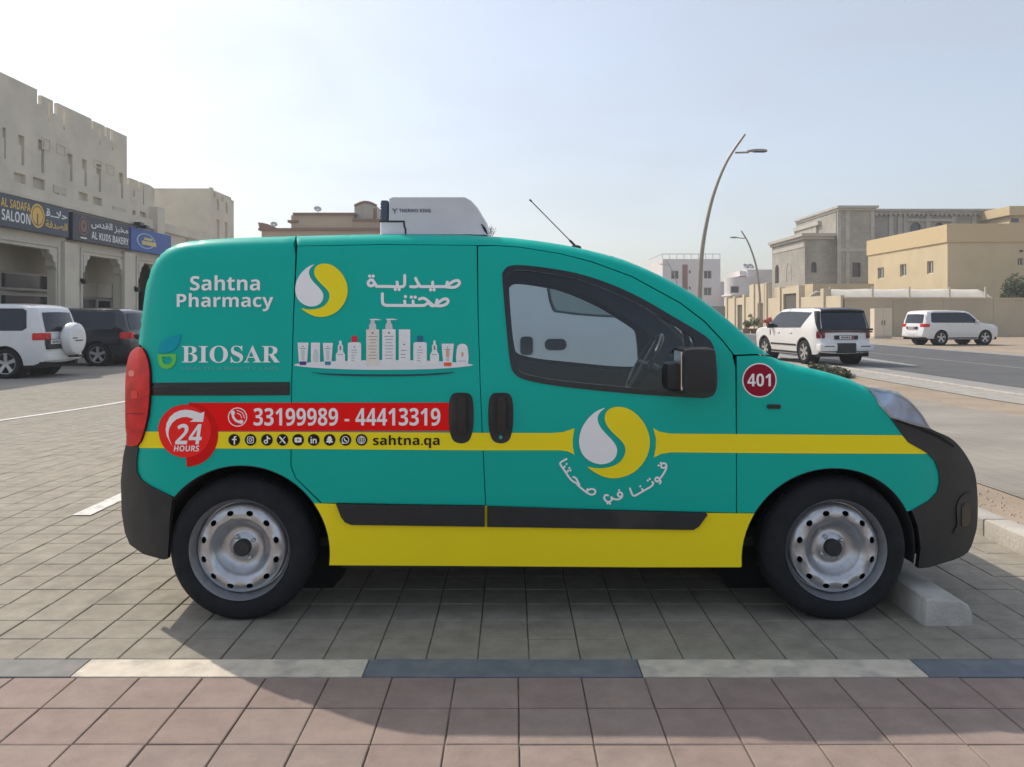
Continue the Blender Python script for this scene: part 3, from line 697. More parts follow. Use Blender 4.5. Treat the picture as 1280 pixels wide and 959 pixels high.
# arch lips and wheel wells
for (ax_, az_), ar in ((M(304, 689), .370), (M(1039, 696), .383)):
    for sd in (-1, 1):
        pts = [(ax_+ar*math.cos(q), az_+ar*math.sin(q)) for q in np.linspace(-.12, math.pi+(.04 if ax_ < 0 else .12), 48)]
        V = []; Fc = []
        for k, (x, z) in enumerate(pts):
            wv = float(S.W(x, z))
            for dr, dy in ((0, .001), (-.004, 0), (-.006, -.35)):
                V.append((ax_+(x-ax_)*(ar+dr)/ar, sd*(wv+dy), az_+(z-az_)*(ar+dr)/ar))
        for k in range(len(pts)-1):
            for j in range(2): Fc.append((k*3+j, k*3+j+1, k*3+j+4, k*3+j+3))
        obj('wheel_arch_liner', mesh('wheel_arch_liner', V, Fc, black_pl, True), van)
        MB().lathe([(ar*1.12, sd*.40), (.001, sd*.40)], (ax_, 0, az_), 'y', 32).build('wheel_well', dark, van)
# wheels
wxr, wzr = X(304, 3.48), .305; wxf = X(1040, 3.48)
for x in (wxr, wxf):
    for sd in (-1, 1):
        wroot = obj('wheel', None, van, loc=(x, sd*(YC-3.437), wzr))
        wheel(wroot, 0, 0, 0, .308, .17, sd)
# under-floor, axle, tank
uf = MB(); uf.box(-1.5, 1.6, -.60, .60, .26, .30)
uf.box(-.75, .62, -.70, -.60, .19, .27)
uf.build('underbody', black_pl, van)
MB().tube([(wxr, -.7, .3), (wxr, .7, .3)], .04, 8).build('axle', dark, van)
MB().box(-.5, .3, -.2, .3, .16, .26, bev=.03).build('fuel_tank', dark, van)
# cabin: dashboard, wheel, seats, bulkhead
MB().box(.98, 1.42, -.68, .68, .62, 1.02, bev=.06).build('dashboard', grey_in, van, True)
MB().box(.90, 1.10, .18, .60, .95, 1.08, bev=.05).build('instrument_hood', grey_in, van, True)
sw = MB(); sp = Vector((.76, .38, 1.03)); nrm = Vector((-.86, 0, .5)).normalized(); u = Vector((0, 1, 0)); v_ = nrm.cross(u)
sw.tube([sp+(u*math.cos(q)+v_*math.sin(q))*.185 for q in np.linspace(0, 2*math.pi, 33)], .015, 8, caps=False)
sw.tube([sp, sp-nrm*.22], .03, 8); sw.tube([sp-u*.18, sp+u*.18], .014, 6); sw.tube([sp, sp-v_*.18], .014, 6); sw.tube([sp, sp+v_*.18], .014, 6)
sw.build('steering_wheel', trim, van, True)
seatm = mat('seat_cloth', (.05, .052, .058), .9, vary=.15, scale=40)
for y in (-.36, .36):
    st = MB().box(-.05, .45, y-.24, y+.24, .45, .62, bev=.05).build('seat', seatm, van, True)
    b = MB(); b.add([(x, y+sy*(.23 if z < 1 else .19), z) for x, z in ((-.02, .60), (.10, .58), (-.14, 1.08), (-.24, 1.06)) for sy in (-1, 1)], [(0, 1, 3, 2), (4, 5, 7, 6), (0, 2, 4, 6), (1, 7, 5, 3), (2, 3, 5, 4), (0, 6, 7, 1)])
    b.build('seat_back', seatm, st); MB().box(-.27, -.18, y-.12, y+.12, 1.09, 1.26, bev=.03).build('headrest', seatm, st, True)
MB().box(-.42, -.38, -.74, .74, .35, 1.52).build('bulkhead', grey_in, van)
# cab door trim ledge on the far side
# mirror
mh = MB(); mh.box(X(848, 3.33), X(891, 3.33), -YC+3.24, -YC+3.44, Z(491, 3.33), Z(433.5, 3.33), bev=.035)
mr = mh.build('side_mirror', black_pl, door, True)
MB().box(X(828, 3.45), X(862, 3.45), -YC+3.36, -YC+3.50, Z(486, 3.45), Z(452, 3.45), bev=.03).build('mirror_arm', black_pl, mr, True)
MB().box(X(848, 3.33)-.002, X(848, 3.33)+.004, -YC+3.27, -YC+3.41, Z(486, 3.33), Z(439, 3.33)).build('mirror_glass', chrome, mr)
MB().box(X(848, 4.9)+.35, X(891, 4.9)+.2, .86, 1.04, .99, 1.17, bev=.03).build('side_mirror', black_pl, van, True)
# roof unit
un = MB(); d0 = 3.62; y0 = d0-YC
def sec(px, py): return (X(px, d0), Z(py, d0))
pf = [sec(474, 293.5), sec(474, 277.5), sec(484.5, 277.5), sec(485, 248), sec(489, 246), (sec(582, 246)), sec(589, 250), sec(597, 259), sec(609, 279), sec(611.5, 289), sec(610, 294)]
unit_w = mat('unit_white', (.68, .71, .76), .4, vary=.05, dirt=((.45, .44, .42), 4, .3))
n = len(pf); V = []; yl = [(0, .03), (.03, 0), (1.22, 0), (1.25, .03)]
for yy, ins in yl:
    cx, cz = sum(p[0] for p in pf)/n, sum(p[1] for p in pf)/n
    V += [(p[0]+(cx-p[0])*ins, y0+yy, p[1]+(cz-p[1])*ins) for p in pf]
Fc = [(j*n+k, (j+1)*n+k, (j+1)*n+(k+1) % n, j*n+(k+1) % n) for j in range(3) for k in range(n)]+[tuple(range(n)), tuple(3*n+k for k in range(n-1, -1, -1))]
ru = obj('roof_refrigeration_unit', mesh('roof_refrigeration_unit', V, Fc, unit_w, True, None, 25), van)
MB().box(X(475, d0), X(484, d0), y0+.02, y0+1.2, Z(277, d0), Z(249.5, d0), bev=.006).build('grille', mat('grille_blue_grey', (.07, .10, .15), .5, vary=.1), ru)
for k in range(6): MB().box(X(474.3, d0)-.004, X(476, d0), y0+.05, y0+1.18, Z(274-k*4, d0), Z(272.5-k*4, d0)).build('grille_slat', dark, ru)
def quad_strip(name, pts, wdt, m, parent, y):
    adds = strokes([[sec(*p) for p in l] for l in pts], wdt/2, 1); P, T = region(adds); 
    V, Fc = solid2d(P, T, lambda Q: np.stack([Q[:, 0], np.full(len(Q), y), Q[:, 1]], 1), None)
    return obj(name, mesh(name, V, Fc, m), parent)
quad_strip('panel_seam', [[(475, 277), (505, 277), (505.5, 283), (507, 287), (507, 292)]], .008, trim, ru, y0-.002)
quad_strip('base_gasket', [[(480, 294), (590, 294.2)]], .007, trim, ru, y0-.0025)
P, Fc = text2d(B_('THERMO KING')); Q = fit(P, 499, 261.2, 538.5, 265.6)
obj('lettering', mesh('lettering', [(X(a, d0), y0-.003, Z(b, d0)) for a, b in Q], Fc, mat('grey_print', (.09, .09, .10), .6, vary=0)), ru)
quad_strip('unit_emblem', [[(491, 261), (493.5, 264), (496, 261)], [(493.5, 264), (493.5, 267)]], .004, MATS['grey_print'], ru, y0-.003)
for k in range(3): quad_strip('vent_slot', [[(602+k*1.8, 281+k*3.5), (606.5+k*1.3, 286+k*3)]], .006, dark, ru, y0-.003)
# aerial
an = MB(); A0 = Vector((X(719, 3.95), 3.95-YC, Z(307.5, 3.95))); A1 = Vector((X(662, 3.95), 3.95-YC, Z(249.5, 3.95)))
an.tube([A0, A0.lerp(A1, .12)], .006, 8); an.tube([A0.lerp(A1, .1), A0.lerp(A1, .97)], .0026, 6); an.tube([A0.lerp(A1, .955), A1], .0045, 6)
an.build('aerial', trim, van)
MB().lathe([(.03, -.01), (.025, .006), (.012, .012), (.001, .012)], (A0.x+.003, A0.y, A0.z-.008), 'z', 16).build('aerial_base', trim, van)

# ------------------------------------------------------------------ printed wrap
_lay = [0]
def decal(name, adds, m, subs=(), off=.0025, grid=.05, parent=van, world=False):
    return S.patch(name, adds if world else [MP(a) for a in adds], [MP(a) for a in subs], off, 0, m, parent, grid=grid)
def decal_text(name, s, box, m, off=.0045, bold=0, shear=0, parent=van):
    P, Fc = text2d(s, bold); Q = fit(P, *box, shear); XZ = np.array([M(a, b) for a, b in Q])
    V = np.stack([XZ[:, 0], -(S.W(XZ[:, 0], XZ[:, 1])+off), XZ[:, 1]], 1)
    return obj(name, mesh(name, V, Fc, m), parent)
# yellow waist stripe
decal('yellow_stripe', [[(181, 539.5), (240, 539.5), (400, 540), (600, 541), (690, 541.2), (704, 540), (713, 537), (718, 535.5), (716, 548), (716, 558), (718, 568), (709, 564), (700, 563), (600, 563), (400, 561.5), (240, 560.5), (173, 560)]], yel)
decal('yellow_stripe', [[(816.5, 535), (824, 539.5), (838, 542), (900, 542.5), (1000, 543.2), (1127, 544), (1135, 553), (1158, 566), (1159, 567.3), (1000, 566.8), (900, 566), (838, 565.5), (826, 567.5), (817, 572), (819.5, 560), (819.8, 548)]], yel)
decal('red_banner', [[(237, 503.5), (562, 503.3), (562, 538.6), (237, 539)]], redv, off=.0035)
oc = circ(235.5, 543, 37.7, 48, 40)
decal('badge_tail', [[p for p in [(232, 520)]+[(235.5+37.7*math.cos(R(a)), 543+40*math.sin(R(a))) for a in range(-88, 92, 6)]+[(234, 584), (233, 570)]]], redv3, off=.004)
decal('badge_disc', [circ(231.5, 539.3, 32.5, 48)], redv2, off=.005)
decal('badge_crescent', [[p for p in circ(231.5, 539.3, 33.5, 40, None, 180, 360)]+[(262, 530), (231, 508.5)]+circ(231.5, 539.3, 29, 20, None, 330, 180)[::1]], redv, off=.0045)
def z3(pts): return [(190+a/8.72, 480+b/8.72) for a, b in pts]
decal('badge_arrow', [z3([(230, 680), (195, 620), (165, 560), (155, 500), (165, 430), (200, 360), (250, 315), (310, 288), (370, 280), (430, 285), (480, 298), (535, 318), (578, 300), (562, 412), (418, 410), (462, 382), (430, 370), (385, 358), (330, 362), (270, 385), (225, 425), (195, 480), (185, 540), (195, 600)])], whv, off=.006, grid=.03)
decal_text('badge_number', B_('24'), (219.5, 529.7, 253, 555.2), whv, .0065, 0, .16)
decal_text('badge_hours', B_('HOURS'), (218, 556.7, 250, 564), whv, .0065, 0, .14)
decal_text('phone_numbers', B_('33199989 - 44413319'), (317.5, 510, 550.5, 532), whv, .005)
decal_text('web_address', B_('sahtna.qa'), (466.5, 544, 549.5, 560), blkv, .005)
decal('call_ring', [circ(297.4, 521.3, 12, 28)], whv, [circ(297.4, 521.3, 10.8, 28)], .005)
decal('call_handset', strokes([[(291.5, 515.5), (292, 521), (296, 526), (302.5, 528)]], 1.5)+[circ(291.6, 516, 2.6, 12, 3), circ(301.8, 527.2, 2.9, 12, 2.5)], whv, off=.005)
decal('call_waves', strokes([[(297, 516.5), (301, 518.5), (302.5, 522.5)], [(296.5, 512.8), (303.5, 516), (306, 522.5)]], .45), whv, off=.005)
# social icons
ix = [293.2, 313.6, 334, 353.5, 373, 392.5, 412.3, 432.1, 452.2]; iy = 549.8
for k, x in enumerate(ix): decal('icon_disc', [circ(x, iy, 7.3, 24)], blkv, off=.0045)
def icon(k, lines, r, subs=(), adds=()): decal('icon_mark', [a for a in strokes([[(ix[k]+a, iy+b) for a, b in l] for l in lines], r, 2)]+[[(ix[k]+a, iy+b) for a, b in p] for p in adds], whv, [[(ix[k]+a, iy+b) for a, b in p] for p in subs], .006, None)
icon(0, [[(2.2, -4.2), (.6, -3.8), (.3, -2), (.3, 5)], [(-2, -.6), (2.4, -.6)]], .85)
icon(1, [], 0, [rrect(-3.4, -3.4, 3.4, 3.4, 1.3)], [rrect(-4.3, -4.3, 4.3, 4.3, 2)]); icon(1, [[(2.6, -2.6)]], .5, [circ(0, 0, 1.3, 12)], [circ(0, 0, 2.3, 16)])
icon(2, [[(.6, -4.6), (.6, 2.4)], [(.8, -4.2), (1.8, -2.2), (3.8, -1.6)]], .75); icon(2, [], 0, [circ(-1.1, 2.2, 1.3, 12)], [circ(-1.1, 2.2, 2.7, 16)])
icon(3, [[(-3.4, -3.8), (3.2, 3.8)]], .95); icon(3, [[(3.4, -3.9), (.5, -.7)], [(-.5, .7), (-3.4, 3.9)]], .45)
icon(4, [], 0, [[(-1, -1.5), (2, 0), (-1, 1.5)]], [rrect(-4.4, -3.1, 4.4, 3.1, 1.5)])
icon(5, [[(-3.1, -.8), (-3.1, 3.8)], [(-3.1, -3.1)], [(-.6, -.8), (-.6, 3.8)], [(-.6, .6), (.8, -.8), (2.6, -.4), (3, 1), (3, 3.8)]], .75)
icon(6, [[(-3.6, 2.4), (3.6, 2.4)], [(-2.6, -.6), (2.6, -.6)]], .8, (), [[(-2.6, -.2), (-2.4, -3), (-1.2, -4.5), (0, -4.9), (1.2, -4.5), (2.4, -3), (2.6, -.2), (3.8, 2.4), (1.2, 3.4), (0, 4.6), (-1.2, 3.4), (-3.8, 2.4)]])
icon(7, [[(-1.3, -1.6), (-.6, .6), (1.7, 1.6)]], .75, [], []); icon(7, [], 0, [circ(0, 0, 3.8, 16)], [circ(0, 0, 4.7, 20), [(-4.6, 5), (-4.4, 1), (-1, 4.4)]])
icon(8, [[(-4.6, 0), (4.6, 0)], [(0, -4.6), (0, 4.6)], [(-3.8, -2.5), (3.8, -2.5)], [(-3.8, 2.5), (3.8, 2.5)], [(0, -4.6), (-2.1, -2), (-2.1, 2), (0, 4.6)], [(0, -4.6), (2.1, -2), (2.1, 2), (0, 4.6)]], .28)
icon(8, [], 0, [circ(0, 0, 4.5, 20)], [circ(0, 0, 5.1, 20)])
# the S emblem, twice
EW = [(160, 195), (138, 202), (112, 217), (80, 248), (55, 290), (45, 335), (48, 372), (62, 405), (88, 430), (120, 444), (150, 447), (182, 438), (204, 418), (213, 392), (210, 368), (192, 340), (165, 312), (142, 285), (129, 258), (128, 232), (142, 210)]
EY = [(222, 190), (195, 193), (170, 208), (159, 230), (160, 254), (172, 280), (198, 310), (228, 338), (246, 364), (250, 390), (240, 418), (222, 440), (192, 456), (155, 464), (115, 464), (82, 458), (115, 484), (155, 503), (195, 510), (240, 504), (285, 484), (320, 452), (345, 412), (357, 368), (357, 328), (345, 288), (322, 248), (288, 214), (252, 195)]
def emblem(x0, y0, x1, y1, parent):
    mp = lambda L: smooth_poly([(x0+(a-45)/312*(x1-x0), y0+(b-190)/320*(y1-y0)) for a, b in L], 2)
    decal('emblem_white', [mp(EW)], whv, off=.0045, grid=.04, parent=parent); decal('emblem_yellow', [mp(EY)], yel, off=.0045, grid=.04, parent=parent)
emblem(369.4, 329.6, 434.6, 396.4, van); emblem(723.8, 508.4, 811.8, 597.8, van)
decal_text('pharmacy_name', B_('Sahtna'), (238, 344.3, 325.3, 363.4), whv, .004); decal_text('pharmacy_name', B_('Pharmacy'), (221.4, 366.6, 342, 389.2), whv, .004)
# botanic sub-brand mark
decal_text('sub_brand', SB_('BIOSAR'), (227.7, 432.2, 350.3, 453.6), whv, .004)
decal_text('sub_brand_line', 'HEALTH & BEAUTY LABS.', (228, 458.6, 350, 462.4), mat('pale_teal_print', (.12, .45, .43), .5, vary=0), .004)
def z4(pts): return [(150+a/4.568, 290+b/4.568) for a, b in pts]
decal('leaf_mark', [z4([(353, 583), (310, 592), (262, 608), (235, 630), (222, 660), (221, 692), (262, 690), (300, 680), (330, 655), (342, 625)])], bluv, off=.004)
decal('leaf_mark', [z4([(218, 698), (322, 697), (324, 725), (315, 755), (296, 775), (270, 783), (243, 777), (225, 757), (218, 728)])], grnv, [z4([(243, 712), (288, 712), (300, 725), (297, 742), (280, 756), (262, 756), (247, 742)])], .004)
# Arabic lettering
def z1(lines, o, k): return [[(o[0]+a/k, o[1]+b/k) for a, b in l] for l in lines]
L1 = [[(990, 262), (1025, 228), (1075, 197), (1118, 190), (1138, 212), (1122, 245), (1080, 266), (1030, 268), (985, 262)], [(1000, 208), (985, 262)], [(990, 260), (830, 260), (690, 260)], [(832, 208), (830, 260)], [(808, 296)], [(848, 296)],
      [(637, 165), (662, 218), (690, 260)], [(672, 245), (640, 262), (580, 260)],
      [(512, 132), (512, 225), (498, 254), (460, 262), (300, 258), (190, 258)], [(425, 208), (432, 258)], [(405, 292)], [(448, 292)],
      [(195, 258), (165, 215), (140, 182), (112, 190), (94, 218), (108, 246), (140, 250), (170, 232)], [(113, 140)], [(153, 140)]]
L2 = [[(868, 472), (905, 435), (955, 404), (995, 403), (1008, 428), (985, 460), (935, 478), (880, 478)], [(882, 412), (868, 472)], [(870, 474), (820, 478), (795, 452)], [(680, 402), (725, 392), (765, 412), (800, 445), (838, 474)], [(785, 440), (745, 468), (690, 476), (300, 474)],
      [(607, 425), (612, 474)], [(588, 380)], [(632, 380)], [(512, 425), (518, 474)], [(521, 374)], [(258, 342), (258, 425), (270, 462), (305, 474)]]
decal('arabic_name', [a for a in strokes(z1(L1, (450, 330), 9.143), 1.85)], whv, off=.004, grid=None)
decal('arabic_name', [a for a in strokes(z1(L2, (450, 330), 9.143), 1.85)], whv, off=.004, grid=None)
L3 = [[(1150, 170), (1128, 186), (1103, 180), (1103, 155), (1125, 142), (1148, 155), (1147, 195), (1120, 245), (1087, 292)], [(1078, 163)], [(1096, 140)],
      [(1085, 292), (1068, 275), (1048, 285), (1047, 305), (1068, 314), (1085, 300)], [(1085, 295), (1097, 315), (1088, 332)],
      [(1018, 318), (1026, 335), (1005, 362), (960, 388), (905, 420), (855, 447), (832, 440), (820, 415), (808, 380)], [(975, 305)], [(994, 291)], [(922, 385), (935, 402)], [(905, 360)],
      [(735, 450), (708, 456), (693, 440), (700, 420), (722, 418), (735, 435), (730, 462), (700, 482), (660, 480), (632, 462)], [(706, 396)],
      [(632, 462), (635, 490), (608, 506), (580, 495), (565, 468), (578, 442), (602, 445)], [(597, 520)], [(620, 523)],
      [(402, 405), (430, 388), (462, 386), (482, 402), (475, 428), (445, 438), (405, 420), (350, 378), (310, 340)], [(408, 385), (402, 408)],
      [(275, 272), (298, 282), (315, 310), (332, 345)], [(315, 335), (268, 310), (235, 275), (208, 235), (182, 195), (160, 165), (152, 142), (175, 122), (212, 103)],
      [(228, 213), (208, 232)], [(238, 188)], [(248, 210)], [(195, 172), (182, 190)], [(212, 150)]]
decal('arabic_slogan', strokes(z1(L3, (680, 560), 7.53), 1.2), whv, off=.004, grid=None)
# fleet number
fn = decal('fleet_number_disc', [circ(949, 475.3, 21.6, 40)], whv, off=.003, grid=.05)
decal('fleet_number_disc', [circ(949, 475.3, 20, 40)], maroon, off=.004)
decal_text('fleet_number', B_('401'), (933.8, 467, 963, 483), whv, .0055)
# row of skincare products printed on the sliding door
pw = mat('product_white', (.86, .87, .88), .5, vary=.04, scale=60); pg = mat('product_grey', (.66, .67, .68), .5, vary=.05, scale=60)
ppk = mat('product_cream', (.84, .77, .70), .5, vary=.05, scale=60); ink = mat('product_ink', (.22, .22, .24), .5, vary=0)
cols = {'p': mat('cap_purple', (.10, .03, .25), .5, vary=0), 't': mat('cap_teal', (.03, .25, .36), .5, vary=0), 'r': mat('cap_red', (.70, .012, .05), .5, vary=0), 'b': mat('cap_blue', (.01, .14, .28), .5, vary=0), 'o': mat('cap_orange', (.9, .12, .02), .5, vary=0), 'g': mat('print_tan', (.72, .42, .25), .5, vary=0)}
shelf_n = mat('shelf_shadow', (.002, .06, .10), .5, vary=0)
decal('shelf_print', [smooth_poly([(367.5, 456.8), (380, 453.5), (420, 451.5), (480, 450), (540, 451), (575, 453.5), (592, 456.3), (575, 459), (540, 461.4), (480, 462.4), (430, 461.6), (390, 459.5)], 2)], mat('shelf_white', (.84, .86, .9), .5, vary=.02), off=.0035)
decal('shelf_print', [smooth_poly([(387, 464.5), (400, 466.3), (440, 467.6), (480, 468), (530, 467.3), (568, 465), (560, 467.3), (530, 469.6), (480, 470.6), (430, 469.8), (400, 467.8)], 2)], shelf_n, off=.0035)
def prod(adds, m, off=.0045): decal('product_print', adds, m, off=off, grid=None)
def tube_p(x0, x1, y0, y1, cap, m=pw):
    k = (x1-x0)*.13; prod([[(x0, y0), (x1, y0), (x1-k, y1-4), (x0+k, y1-4)]], m); prod([rrect(x0+k+1, y1-4.5, x1-k-1, y1, .8)], cols[cap], .005)
    c = (x0+x1)/2; prod(strokes([[(c-3.4, y0+7.2), (c+3.4, y0+7.2)]], .35), ink, .0055); prod([circ(c, y0+4.6, .8, 8)], ink, .0055)
    prod([[(c-2.2, y0+9), (c+2.2, y0+9), (c+1.8, y1-6), (c-1.8, y1-6)]], pg, .0055)
def drop_p(c, y1, w_, h):
    prod([[(c-w_/2, y1), (c-w_/2, y1-h*.42), (c-w_*.28, y1-h*.56), (c-w_*.28, y1-h*.78), (c-w_*.14, y1-h*.84), (c-w_*.14, y1-h*.96), (c, y1-h), (c+w_*.14, y1-h*.96), (c+w_*.14, y1-h*.84), (c+w_*.28, y1-h*.78), (c+w_*.28, y1-h*.56), (c+w_/2, y1-h*.42), (c+w_/2, y1)]], pw)
    prod([rrect(c-.9, y1-h*.78, c+.9, y1-h*.6, .5)], ink, .005); prod(strokes([[(c-3, y1-h*.42), (c+3, y1-h*.42)]], .3), ink, .005)
def bottle_p(x0, x1, y0, y1, cap):
    c = (x0+x1)/2; prod([smooth_poly([(x0, y1-1), (x0, y0+11), (x0+1.5, y0+8.8), (c-4, y0+8), (c+4, y0+8), (x1-1.5, y0+8.8), (x1, y0+11), (x1, y1-1), (x1-1, y1), (x0+1, y1)], 2)], pw)
    prod([rrect(c-3.6, y0, c+3.6, y0+8, 1)], cols[cap], .005); prod([circ(c, y0+14, .9, 8)], ink, .0055)
    for k in range(5): prod(strokes([[(c-3.6, y0+18+k*3.3), (c+(3 if k < 2 else 0), y0+18+k*3.3)]], .28), ink, .0055)
def pump_p(x0, x1, y0, y1, m):
    c = (x0+x1)/2; prod([rrect(x0, y0+13, x1, y1, .9)], m); prod([[(c-4.6, y0+13), (c-4.2, y0+7), (c-2.4, y0+5), (c-2.4, y0+1), (c+2.4, y0+1), (c+2.4, y0+5), (c+4.2, y0+7), (c+4.6, y0+13)]], pg, .0048)
    prod([[(c-3.8, y0), (c+5, y0-.3), (c+11.5, y0+1.2), (c+5, y0+1.6), (c-3, y0+1.2)]], pw, .005)
    prod([circ(c, y0+17.5, 1.3, 10)], ink, .0055)
    for k, wl in enumerate((5.6, 4.4, 3.4, 5, 4.6, 3.6, 5, 4.2)): prod(strokes([[(c-wl, y0+22+k*3.9), (c+wl, y0+22+k*3.9)]], .3), ink, .0055)
tube_p(372.2, 386, 428.3, 456.3, 'p'); prod([rrect(389, 428.3, 400.3, 454.6, .8)], pw); prod([smooth_poly([(392, 452), (391.8, 441), (395, 436), (398.4, 441), (398, 452)], 2)], pg, .005)
tube_p(403.8, 416.4, 428.6, 456.3, 't'); drop_p(425.8, 456.4, 11.6, 31); bottle_p(435, 451.6, 419.8, 456.6, 'r')
pump_p(458, 474.2, 398.8, 456.8, ppk); pump_p(478, 494.8, 398.6, 456.9, pw)
prod([rrect(498.6, 411.8, 513, 456.5, .8)], pw); prod([circ(505.4, 430.8, 1.1, 8)]+strokes([[(501.5, 438), (508.5, 438)], [(501.5, 443), (507, 443)], [(501.5, 447), (506.5, 447)]], .35), ink, .005)
bottle_p(517, 533.6, 419.6, 456.6, 'b'); drop_p(543.3, 456.2, 11, 31)
tube_p(552, 567.4, 429.6, 457.6, 'o'); prod([rrect(557.6, 437, 561.6, 446, 1)], cols['g'], .0058)
prod([smooth_poly([(571, 455), (571, 437), (573, 431.5), (578, 429.6), (583, 431.5), (585, 437), (585, 455)], 2)], pw); prod([rrect(576.6, 440, 579.6, 445.6, 1)], cols['g'], .005); prod(strokes([[(573, 451.4), (583, 451.4)]], .25), ink, .005)

# ------------------------------------------------------------------ background vehicles
def suv_outline(L=4.95, H=1.88, kind='boxy'):
    a = L/2; k = H/1.88
    if kind == 'boxy':
        pts = [(-a+.08, .42), (-a+.01, .5), (-a, .62), (-a+.03, .80), (-a+.06, .95), (-a+.10, 1.12), (-a+.24, 1.66), (-a+.30, 1.78), (-a+.45, 1.845), (-a+.9, 1.875), (-.3, 1.88), (.25, 1.855), (.48, 1.80), (.70, 1.66), (1.05, 1.32), (1.18, 1.20), (1.5, 1.175), (a-.45, 1.11), (a-.22, 1.04), (a-.08, .92), (a-.02, .75), (a, .58), (a-.03, .42)]
    elif kind == 'patrol':
        pts = [(-a+.10, .40), (-a+.01, .48), (-a, .66), (-a+.05, .78), (-a+.05, 1.05), (-a+.10, 1.22), (-a+.27, 1.72), (-a+.24, 1.80), (-a+.34, 1.84), (-a+.8, 1.875), (-.3, 1.88), (.3, 1.85), (.6, 1.74), (1.12, 1.34), (1.25, 1.23), (1.7, 1.20), (a-.35, 1.14), (a-.12, 1.05), (a-.04, .85), (a, .6), (a-.04, .40)]
    else:   # saloon
        pts = [(-a+.05, .38), (-a, .5), (-a+.02, .75), (-a+.06, .98), (-a+.2, 1.06), (-a+.7, 1.10), (-a+1.2, 1.38), (-a+1.6, 1.47), (-.2, 1.48), (.3, 1.42), (1.0, 1.05), (1.15, .99), (a-.3, .86), (a-.08, .72), (a, .55), (a-.04, .38)]
    return [(x, z*k) for x, z in pts]
def make_suv(root, paint, L, H, Wd, kind, wx=(-1.38, 1.47), wr=.385, glassm=None, wk='alloy', roofm=None, spare=False, lampz=(.88, 1.08), lamplen=.30, low=None, sides=(-1, 1), plate=(0, .42), tlm=None):
    out = suv_outline(L, H, kind); a = L/2; hw = Wd/2; belt = 1.15*H/1.88 if kind != 'saloon' else .95
    def bs(x, z):
        z = np.asarray(z, float)
        return hw-.05*np.clip((.8-z)/.4, 0, 1.1)**2-(.16 if kind != 'saloon' else .2)*np.clip((z-belt)/(H-belt), 0, 1.2)**1.3-.012*np.exp(-((z-belt+.05)/.05)**2)
    sh = Shell(out, bs, -a, .45, .13, a, .6, .22, .07)
    arch = [circ(x, wr+.005, wr+.065, 40) for x in wx]
    skin = [(x, z) for x, z in out]+[(a-.3, .30), (wx[1]-.5, .30), (wx[0]+.5, .30), (-a+.3, .34)]
    lowp = [(-a-.1, .2), (a+.1, .2), (a+.1, .43), (-a-.1, .43)]
    roofm = roofm or paint; low = low or paint
    B0 = sh.patch('body_side', [skin], arch, 0, .02, paint, root, -1, .12); sh.patch('body_side', [skin], arch, 0, .02, paint, root, 1, .12)
    fi = [sh.frac(*p) for p in out]
    ir = next(i for i, p in enumerate(out) if p[1] > belt*1.3 or (kind == 'saloon' and p[1] > 1.3))
    iw = max(i for i, p in enumerate(out) if p[1] > .9*H)
    ib = next(i for i in range(iw, len(out)) if out[i][1] < belt+.1)
    sh.loft('tailgate', 0, fi[ir], -1, 1, 0, paint, root, .06)
    sh.loft('roof', fi[ir], fi[iw], -1, 1, 0, roofm, root, .03)
    sh.loft('windscreen', fi[iw], fi[ib], -1, 1, 0, glassm or dglass, root, .06)
    sh.loft('bonnet', fi[ib], fi[-4], -1, 1, 0, paint, root, .05)
    sh.loft('front_bumper', fi[-4], 1, -1, 1, 0, paint, root, .10)
    gm = glassm or dglass; zt = H-.13; z0 = belt+.05
    if kind == 'patrol':
        side = [(-a+.62, zt-.02), (-.3, zt+.02), (.35, zt), (.75, zt-.16), (1.12, z0+.03), (.9, z0-.01), (-.2, z0), (-a+1.25, z0+.02)]
        sh.loft('rear_window', sh.frac(-a+.06, 1.12*H/1.88), sh.frac(-a+.26, 1.72*H/1.88), -.97, .97, .012, gm, root, .06)
        sh.patch('rear_pillar', [[(-a+.10, 1.1), (-a+.52, zt+.02), (-a+.26, zt+.04), (-a+.06, 1.1)]], [], .008, .0, trim, root, -1); sh.patch('rear_pillar', [[(-a+.10, 1.1), (-a+.52, zt+.02), (-a+.26, zt+.04), (-a+.06, 1.1)]], [], .008, 0, trim, root, 1)
    elif kind == 'boxy':
        side = [(-a+.50, zt-.04), (-a+.60, zt+.02), (-.3, zt+.03), (.25, zt+.01), (.50, zt-.08), (.98, z0+.06), (1.0, z0), (-a+.55, z0+.01), (-a+.44, z0+.08)]
        sh.loft('rear_window', sh.frac(-a+.12, 1.18*H/1.88), sh.frac(-a+.25, 1.68*H/1.88), -.86, .86, .01, gm, root, .06)
    else:
        side = [(-a+.95, .98), (-a+1.4, 1.34), (-.2, 1.38), (.25, 1.33), (.85, .99)]
        sh.loft('rear_window', sh.frac(-a+.72, 1.12), sh.frac(-a+1.2, 1.38), -.85, .85, .01, gm, root, .05)
    cuts = ([-.95, -.02, .05] if kind != 'saloon' else [-.15])
    pil = [[(c-.03, z0-.2), (c+.03, z0-.2), (c+.03, H+.1), (c-.03, H+.1)] for c in cuts[:2]]
